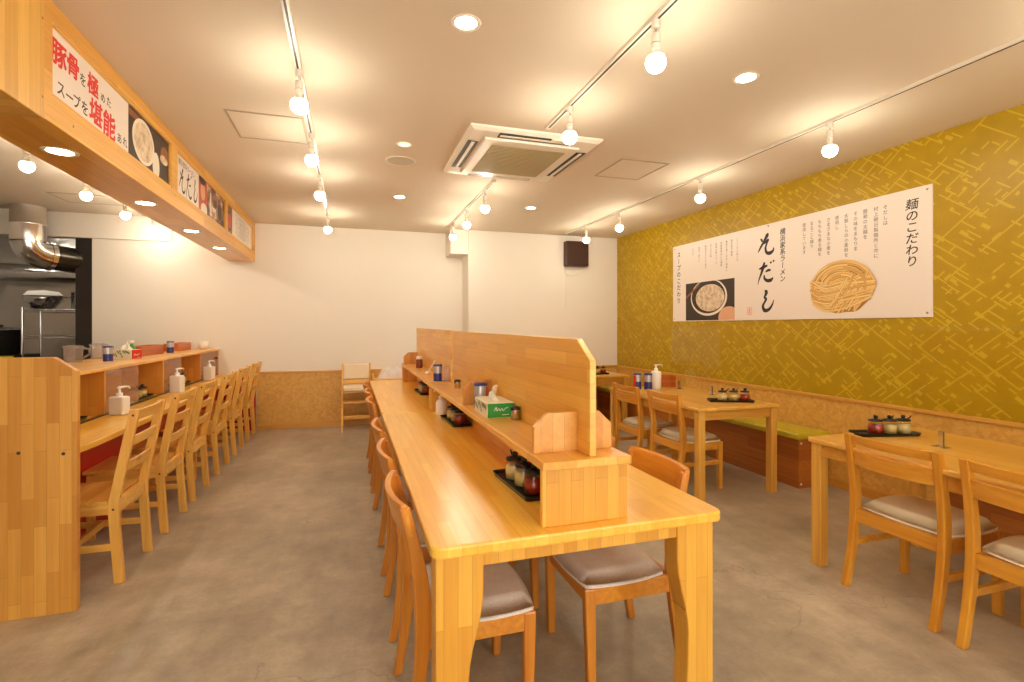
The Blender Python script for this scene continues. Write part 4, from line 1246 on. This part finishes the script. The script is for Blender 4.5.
def can(r=0.033, h=0.12, name='seasoning_can'):
    t = thing(name, 'x', 'can')
    MB().lathe([(r, 0), (r, h * 0.48)], 20).build('lower_label', M['blue'], t)
    MB().lathe([(r, h * 0.48), (r, h * .9)], 20, None, True, False).build('upper_label', M['silver'], t)
    MB().lathe([(r * 1.03, h * .9), (r * 1.03, h), (0, h + .001)], 20).build('cap', M['blue'], t)
    MB().add([(r * 1.01 * math.cos(q), r * 1.01 * math.sin(q), z) for z in (h * .06, h * .86) for q in (-.9, -.7, -.5, -.3, -.1, .1)], [(i, i + 1, i + 7, i + 6) for i in range(5)]).build('red_label', M['redlabel'], t)
    return Repeat(t)
cn = can()
gq = 'pepper cans'
cn((0.612, 2.435, 0.915), 0.0, 'blue and silver pepper can on the shelf behind the green tissue box', gq)
cn((0.615, 3.73, 0.915), 0.0, 'blue pepper can with red label on the shelf just past the partition joint', gq)
cn2 = can(0.038, 0.155)
cn2((2.785, 4.36, 0.70), 0.0, 'large blue and silver pepper can on the middle wall table', gq)
cn2((2.70, 4.42, 0.70), -2.6, 'pepper can showing its red label on the middle wall table, left of another', gq)
cn((-1.82, 4.80, SH), 0.9, 'dark blue pepper can on the counter shelf beside the pitchers', gq)
cn((-1.80, 6.20, SH), 0.9, 'dark pepper can at the end of the reddish box on the counter shelf', gq)
sj = thing('shaker_jar', 'brown shaker jar with white cap on the far long table shelf', 'jar', (0.64, 4.98, 0.915))
MB().lathe([(.03, 0), (.032, .01), (.032, .07), (.027, .085)], 18).build('jar_body', plain('brown pepper glass', srgb(130, 60, 34), 0.2), sj)
MB().lathe([(.029, .085), (.029, .108), (.02, .114), (0, .115)], 18).build('cap', M['white_pl'], sj)
def metal_cup(loc, label):
    t = thing('toothpick_holder', label, 'holder', loc)
    MB().lathe([(.018, 0), (.02, .002), (.02, .042)], 18).build('cup', M['steel'], t)
    MB().lathe([(.021, .042), (.021, .052), (.016, .056), (0, .057)], 18).build('lid', M['black_pl'], t)
metal_cup((0.672, 2.07, 0.915), 'small metal holder with black lid right of the green tissue box')
metal_cup((0.66, 3.24, 0.915), 'small dark holder on the shelf by the partition joint')
wc = thing('white_cup', 'white cylindrical holder below the pepper can behind the tissue box', 'holder', (0.565, 2.34, 0.915))
mh = thing('menu_holder', 'clear acrylic menu holder beside the pepper can past the partition joint', 'menu holder', (0.662, 3.68, 0.915))
MB().box(-.03, .03, -.03, .03, 0, .004).build('holder_base', M['pitcher'], mh)
MB().box(-.03, .03, -.003, .003, .004, .115).build('holder_sheet', M['pitcher'], mh)
bk = thing('spoon_stand', 'white handled spoon leaning on the far long table shelf', 'spoon', (0.62, 4.30, 0.915))
MB().tube([(0, 0, 0.0045), (0.03, -0.02, 0.06), (0.06, -0.03, 0.115)], [0.004, 0.005, 0.006], 8).build('handle', M['white_pl'], bk)
MB().lathe([(0, 0), (.02, .001), (.022, .01), (.018, .02)], 14, None, True, False).build('bowl', M['white_pl'], bk)
bpy.data.objects.remove(wc)

def tissue_box(loc, rz, label, side, ends, l=0.23, w=0.115, h=0.062, name='tissue_box'):
    t = thing(name, label, 'tissue box', loc, rz)
    b = MB(); b.box(-w / 2, w / 2, -l / 2, l / 2, 0, h, 0.002)
    b.build('carton', M[side], t)
    e = MB(); e.add([(-w / 2 + .002, -l / 2 - .0006, .002), (w / 2 - .002, -l / 2 - .0006, .002), (w / 2 - .002, -l / 2 - .0006, h - .002), (-w / 2 + .002, -l / 2 - .0006, h - .002)], [(0, 1, 2, 3)])
    e.build('end_label', M[ends], t)
    # leafy print on the long side, pale script on the end
    p = MB(); r = random.Random(5)
    for i in range(16):
        y = -l / 2 + .015 + i * (l - .03) / 15; z = r.uniform(.012, h - .02)
        F = lambda a, c, k=0: (-w / 2 - .0007, a, c)
        stroke(p, [(y, z, .003), (y + .008, z + .012, .006), (y + .014, z + .02, .002)], F)
        stroke(p, [(y + .004, z + .016, .002), (y + .010, z + .006, .005), (y + .018, z + .002, .002)], F)
    p.build('leaf_print', M['green_dk'], t)
    s = MB(); F2 = lambda a, c, k=0: (a, -l / 2 - .0012, c)
    stroke(s, [(-.03, .030, .003), (-.022, .045, .004), (-.018, .030, .003), (-.01, .040, .003), (-.004, .030, .003), (.004, .040, .003), (.01, .030, .003), (.02, .040, .003), (.032, .044, .003)], F2)
    stroke(s, [(.005, .012, .003), (.038, .013, .003)], F2)
    s.build('script_print', M['white_pl'], t)
    ts = MB(); vs = []; n = 10; rr = random.Random(2)
    for i in range(n + 1):
        for j in range(5):
            u = i / n - .5; v = j / 4
            vs.append((.012 * math.sin(9 * u) * (1 - .3 * v) + .014 * v * math.sin(5 * u + 1), u * .11 * (1 - .45 * v), h - .004 + v * (.05 + .02 * math.cos(5 * u))))
    fs = [(i * 5 + j, (i + 1) * 5 + j, (i + 1) * 5 + j + 1, i * 5 + j + 1) for i in range(n) for j in range(4)]
    ts.add(vs, fs, None, True)
    o = ts.build('tissue', M['tissue'], t); m = o.modifiers.new('thickness', 'SOLIDIFY'); m.thickness = 0.002
    return t
M['carton_white'] = plain('white carton', srgb(236, 230, 206), 0.4)
tissue_box((0.627, 2.25, 0.915), 0.0, 'green and white tissue box with a raised tissue on the long table shelf', 'carton_white', 'green', 0.235, 0.124, 0.064)
tissue_box((-1.805, 5.11, SH), 1.2, 'white tissue box with red and green print on the counter shelf', 'carton_white', 'redlabel', 0.18, 0.11, 0.08)

def wood_box(loc, l, w, h, rz, label, group=None, cloth=False):
    t = thing('wooden_box', label, 'box', loc, rz, group); d = 0.008
    b = MB()
    b.box(-w / 2, w / 2, -l / 2, l / 2, 0, d); b.box(-w / 2, -w / 2 + d, -l / 2, l / 2, d, h, .001); b.box(w / 2 - d, w / 2, -l / 2, l / 2, d, h, .001)
    b.box(-w / 2 + d, w / 2 - d, -l / 2, -l / 2 + d, d, h, .001); b.box(-w / 2 + d, w / 2 - d, l / 2 - d, l / 2, d, h, .001)
    b.build('box_body', M['box_red'], t)
    MB().box(-w / 2 + d + .001, w / 2 - d - .001, -l / 2 + d + .001, l / 2 - d - .001, d, h - .012, .004).build('chopsticks', M['pine_y'], t)['kind'] = 'stuff'
    return t
wood_box((-1.90, 5.80, SH), 0.60, 0.14, 0.09, 0, 'longer reddish wooden chopstick box on the counter shelf', 'reddish boxes on the counter shelf')
wood_box((-1.90, 6.80, SH), 0.48, 0.14, 0.085, 0, 'reddish wooden chopstick box at the far end of the counter shelf', 'reddish boxes on the counter shelf')
wood_box((3.03, 4.53, 0.70), 0.30, 0.11, 0.115, PI / 2 - 0.1, 'reddish wooden chopstick box on the middle wall table')
rl = thing('paper_roll', 'white paper roll at the far end of the counter shelf', 'paper roll', (-1.70, 7.06, SH))
MB().lathe([(.022, 0), (.055, 0), (.055, .10), (.022, .10), (.022, 0)], 24, None, True, False).build('roll', M['tissue'], rl)
bd = thing('menu_stand', 'rounded wooden menu board standing under the long table shelf', 'menu stand', (0.60, 3.545 - 0.03, TZ))
bpy.data.objects.remove(bd)

def pitcher():
    t = thing('water_pitcher', 'x', 'pitcher')
    MB().lathe([(.05, .0), (.055, .004), (.060, .11), (.062, .115)], 22, None, True, False).build('jug_body', M['pitcher'], t)
    MB().lathe([(0, .004), (.054, .004)], 22, None, True, False).build('jug_base', M['pitcher'], t)
    MB().lathe([(.064, .113), (.064, .125), (.03, .13), (0, .131)], 22, None, True, False).build('lid', M['pitcher'], t)
    MB().tube([(0.06, 0, .105), (.095, 0, .10), (.098, 0, .06), (.058, 0, .03)], .008, 8).build('handle', M['pitcher'], t)
    return Repeat(t)
pt = pitcher()
pt((-2.02, 4.74, SH), 0.2, 'clear plastic water pitcher on the counter shelf nearest the end panel', 'water pitchers on the counter shelf')
pt((-2.034, 5.19, SH), 0.2, 'clear plastic water pitcher on the counter shelf, second from the end panel', 'water pitchers on the counter shelf')
sb = thing('spray_bottle', 'green and white spray bottle behind the counter shelf tissue box', 'spray bottle', (-1.86, 5.38, SH))
MB().lathe([(.03, 0), (.032, .005), (.032, .075), (.012, .11), (.012, .125)], 18).build('bottle', M['green'], sb)
MB().box(-.013, .013, -.05, .025, .124, .15, .006).build('spray_head', M['white_pl'], sb)

# ------------------------------------------------------------------ back wall furniture
def high_chair(x, y, rz, label):
    t = thing('high_chair', label, 'high chair', (x, y, 0), rz)
    hw = 0.172
    for s in (-1, 1):
        # local: front faces -y
        def leg(p0, p1, p2=None):
            P = [p0, p1] + ([p2] if p2 else [])
            secs = []
            for (yy, z) in P:
                xx = s * hw
                secs.append([(xx - .011, yy - .019, z), (xx + .011, yy - .019, z), (xx + .011, yy + .019, z), (xx - .011, yy + .019, z)])
            return MB().sweep(secs, .003)
        leg((-0.20, 0), (0.12, 0.52), (0.155, 0.83)).build('leg', M['pine_z'], t)
        leg((0.20, 0), (0.10, 0.50)).build('leg', M['pine_z'], t)
    b = MB(); b.box(-hw + .012, hw - .012, 0.105, 0.15, 0.63, 0.825, .014, 3); b.build('back_pad', M['hcvinyl'], t)
    MB().box(-hw + .012, hw - .012, 0.115, 0.135, 0.565, 0.622, .004).build('back_rail', M['pine_x'], t)
    MB().box(-hw + .012, hw - .012, -0.19, 0.11, 0.50, 0.56, .016, 3).build('seat', M['hcvinyl'], t)
    MB().box(-hw + .012, hw - .012, -0.17, 0.10, 0.475, 0.499, .003).build('seat_board', M['pine_x'], t)
    MB().box(-hw + .012, hw - .012, -0.17, 0.0, 0.345, 0.372, .003).build('foot_rest', M['pine_x'], t)
    MB().box(-hw + .012, hw - .012, -0.17, -0.14, 0.15, 0.19, .003).build('stretcher', M['pine_x'], t)
    MB().box(-hw + .012, hw - .012, 0.15, 0.17, 0.10, 0.14, .003).build('stretcher', M['pine_x'], t)
    return t
high_chair(0.078, 6.89, 0, 'wooden high chair with cream padding against the back wall')

st = thing('low_stand', 'low wooden stand against the back wall behind the long table', 'stand', (0.53, 6.90, 0))
MB().box(-.24, .24, -.17, .17, .60, .645, .004).build('top_board', M['pine_x'], st)
MB().box(-.22, .22, -.15, .15, .54, .562, .003).build('shelf_board', M['pine_x'], st)
for sx in (-1, 1):
    MB().box(sx * .232 - .012, sx * .232 + .012, -.165, .165, 0, .598, .003).build('side_panel', M['pine_z'], st)
MB().box(-.255, -.235, -.16, .16, .60, .70, .003).build('upright', M['pine_z'], st)
wp = MB()
def pile():
    b = MB(); rr = random.Random(4); nx, ny = 20, 14; vs = []; fs = []
    for i in range(nx + 1):
        for j in range(ny + 1):
            u = 2 * i / nx - 1; v = 2 * j / ny - 1
            d = max(abs(u) ** 1.5, abs(v) ** 1.5)
            z = 0.135 * max(0, 1 - d ** 3) * (0.70 + 0.22 * math.cos(2.4 * u) + 0.10 * math.sin(9 * u + 3 * v) + 0.08 * math.cos(11 * v)) + (0.014 * rr.uniform(-1, 1) if d < .9 else 0)
            vs.append((u * .2, v * .13, max(z, 0)))
    fs = [(i * (ny + 1) + j, (i + 1) * (ny + 1) + j, (i + 1) * (ny + 1) + j + 1, i * (ny + 1) + j + 1) for i in range(nx) for j in range(ny)]
    b.add(vs, fs, None, True)
    n = (nx + 1) * (ny + 1)
    b.add([(-.2, -.13, 0), (.2, -.13, 0), (.2, .13, 0), (-.2, .13, 0)], [(3, 2, 1, 0)])
    return b
tag(pile().build('plastic_bundle', M['bag'], None, (0.55, 6.90, 0.646)), 'crumpled clear white plastic bundle on the low stand by the back wall', 'plastic bundle')

# ------------------------------------------------------------------ kitchen seen over the counter
dk = thing('exhaust_duct', 'shiny silver exhaust duct bending from the kitchen ceiling through the opening', 'duct', (-3.36, 6.93, 0))
MB().lathe([(.152, 2.25), (.152, 2.42), (.158, 2.425), (.158, 2.44), (.152, 2.445), (.152, CE)], 32, None, True, False).build('vertical_pipe', M['ductclear'], dk)
path = [(0, 0, 2.26), (0.01, 0.01, 2.20), (0.035, 0.04, 2.15), (0.075, 0.085, 2.115), (0.125, 0.14, 2.10)]
MB().tube([(x, y, z) for x, y, z, w in catmull([p + (0,) for p in path], 4)], .15, 28, False).build('elbow', M['steel'], dk)
MB().tube([(0.11, 0.123, 2.103), (0.14, 0.157, 2.098)], .156, 28, False).build('seam_ring', M['chrome'], dk)
MB().tube([(0.13, 0.145, 2.10), (0.25, 0.28, 2.09), (0.9, 0.98, 2.07), (1.0, 1.10, 2.065)], .148, 28, False).build('horizontal_pipe', plain('duct metal painted dark reflection', srgb(52, 48, 40), 0.25, 0.6), dk)  # reflection of the dark kitchen painted into the pipe's metal colour
pp = thing('overhead_pipe', 'wide silver pipe running along the steel kitchen wall', 'pipe', (0, 0, 0))
MB().tube([(-5.09, 8.8, 2.08), (-4.2, 8.8, 2.06), (-2.31, 8.8, 2.0)], .12, 24).build('pipe_body', M['steel'], pp)

rk = thing('wire_shelf', 'chrome wire storage shelf seen through the kitchen opening', 'shelf', (-3.48, 8.12, 0))
for sx in (-1, 1):
    for sy in (-1, 1):
        MB().cyl((sx * .42, sy * .2, 0), (sx * .42, sy * .2, 1.56), .014, 12).build('post', M['chrome'], rk)
for z in (0.25, 1.17, 1.50):
    b = MB()
    for sy in (-1, 1): b.cyl((-.42, sy * .2, z), (.42, sy * .2, z), .006, 8); b.cyl((-.42, sy * .2, z + .03), (.42, sy * .2, z + .03), .006, 8)
    for sx in (-1, 1): b.cyl((sx * .42, -.2, z + .03), (sx * .42, .2, z + .03), .006, 8)
    for k in range(17): b.cyl((-.40 + k * .05, -.2, z + .036), (-.40 + k * .05, .2, z + .036), .003, 6)
    b.build('wire_deck', M['chrome'], rk)
bw = thing('mixing_bowl', 'wide white bowl on top of the kitchen wire shelf', 'bowl', (-3.77, 8.10, 1.541))
MB().lathe([(.08, 0), (.12, .01), (.19, .12), (.20, .17), (.195, .17), (.18, .12), (.1, .02), (0, .015)], 30, None, True, False).build('bowl', M['steel'], bw)
MB().lathe([(.198, .172), (.15, .225), (.0, .245)], 30, None, True, False).build('lid', M['white_pl'], bw)
pa = thing('stock_pot', 'silver stock pot beside the bowl on the kitchen wire shelf', 'pot', (-3.31, 8.10, 1.541))
MB().lathe([(.15, 0), (.155, .01), (.155, .21), (.162, .215)], 28, None, True, True).build('pot_body', M['steel'], pa)
MB().tube([(-.15, 0, .15), (-.2, -.02, .15), (-.2, -.08, .15), (-.13, -.09, .15)], .008, 8).build('handle', M['steel'], pa)
cu = thing('measuring_jug', 'white plastic jug on the middle deck of the kitchen wire shelf', 'jug', (-3.24, 8.06, 1.211))
MB().lathe([(.05, 0), (.055, .01), (.07, .16), (.07, .165)], 22).build('jug_body', M['white_pl'], cu)
MB().lathe([(.03, .165), (.03, .2), (0, .205)], 16).build('lid', M['green'], cu)

sv = thing('prep_counter', 'steel kitchen prep counter behind the pass-through shelf', 'counter', (-4.05, 6.2, 0))
MB().box(-.7, .72, -.3, .3, .86, .90, .004).build('worktop', M['steel'], sv)
MB().box(-.68, .7, -.27, .27, .1, .86).build('cabinet', M['steel'], sv)
for sx in (-.6, .62):
    for sy in (-.22, .22): MB().cyl((sx, sy, 0), (sx, sy, .1), .02, 10).build('foot', M['steel'], sv)
def pot_black(loc, label):
    t = thing('cooking_pot', label, 'pot', loc)
    MB().lathe([(.17, 0), (.19, .02), (.19, .30), (.2, .31)], 28).build('pot_body', M['black'], t)
    MB().lathe([(.2, .31), (.18, .335), (.03, .35), (0, .35)], 28, None, True, False).build('lid', M['black'], t)
    MB().lathe([(.012, .35), (.025, .37), (0, .385)], 12).build('lid_knob', M['black'], t)
sv2 = thing('stove_table', 'low black kitchen stove table beyond the opening', 'stove', (-4.25, 8.1, 0))
MB().box(-.34, .33, -.3, .3, .9, .96, .004).build('stove_top', M['black'], sv2)
MB().box(-.32, .31, -.28, .28, 0, .9).build('stove_body', M['black'], sv2)
MB().box(-.34, .33, -.318, -.302, .89, .955, .004).build('front_rail', M['yellow'], sv2)
pot_black((-4.20, 8.1, 0.96), 'large black cooking pot on the kitchen stove')
ck = thing('cloth_bundle', 'rounded white cloth bundle on the prep counter', 'cloth', (-3.62, 6.05, .90))
MB().lathe([(.10, 0), (.13, .03), (.12, .09), (.07, .125), (0, .135)], 20).build('cloth', M['tissue'], ck)
tag(MB().box(-1.72, -1.40, 2.35, 2.68, 0, .008, .003).build('floor_mat', M['rubber']), 'black rubber floor mat corner before the end panel', 'mat')

# unseen fluorescent fitting, added to light the kitchen beyond the opening
kl = thing('added_kitchen_light', 'unseen long white fluorescent fitting added on the kitchen ceiling beyond the opening', 'ceiling light', (-3.9, 8.2, CE))
MB().box(-.62, .62, -.06, .06, -.03, 0, .004).build('housing', M['fixture'], kl)
MB().cyl((-.58, 0, -.045), (.58, 0, -.045), .015, 12).build('tube', emit('lit tube', (1, .93, .82, 1), 22.0), kl)
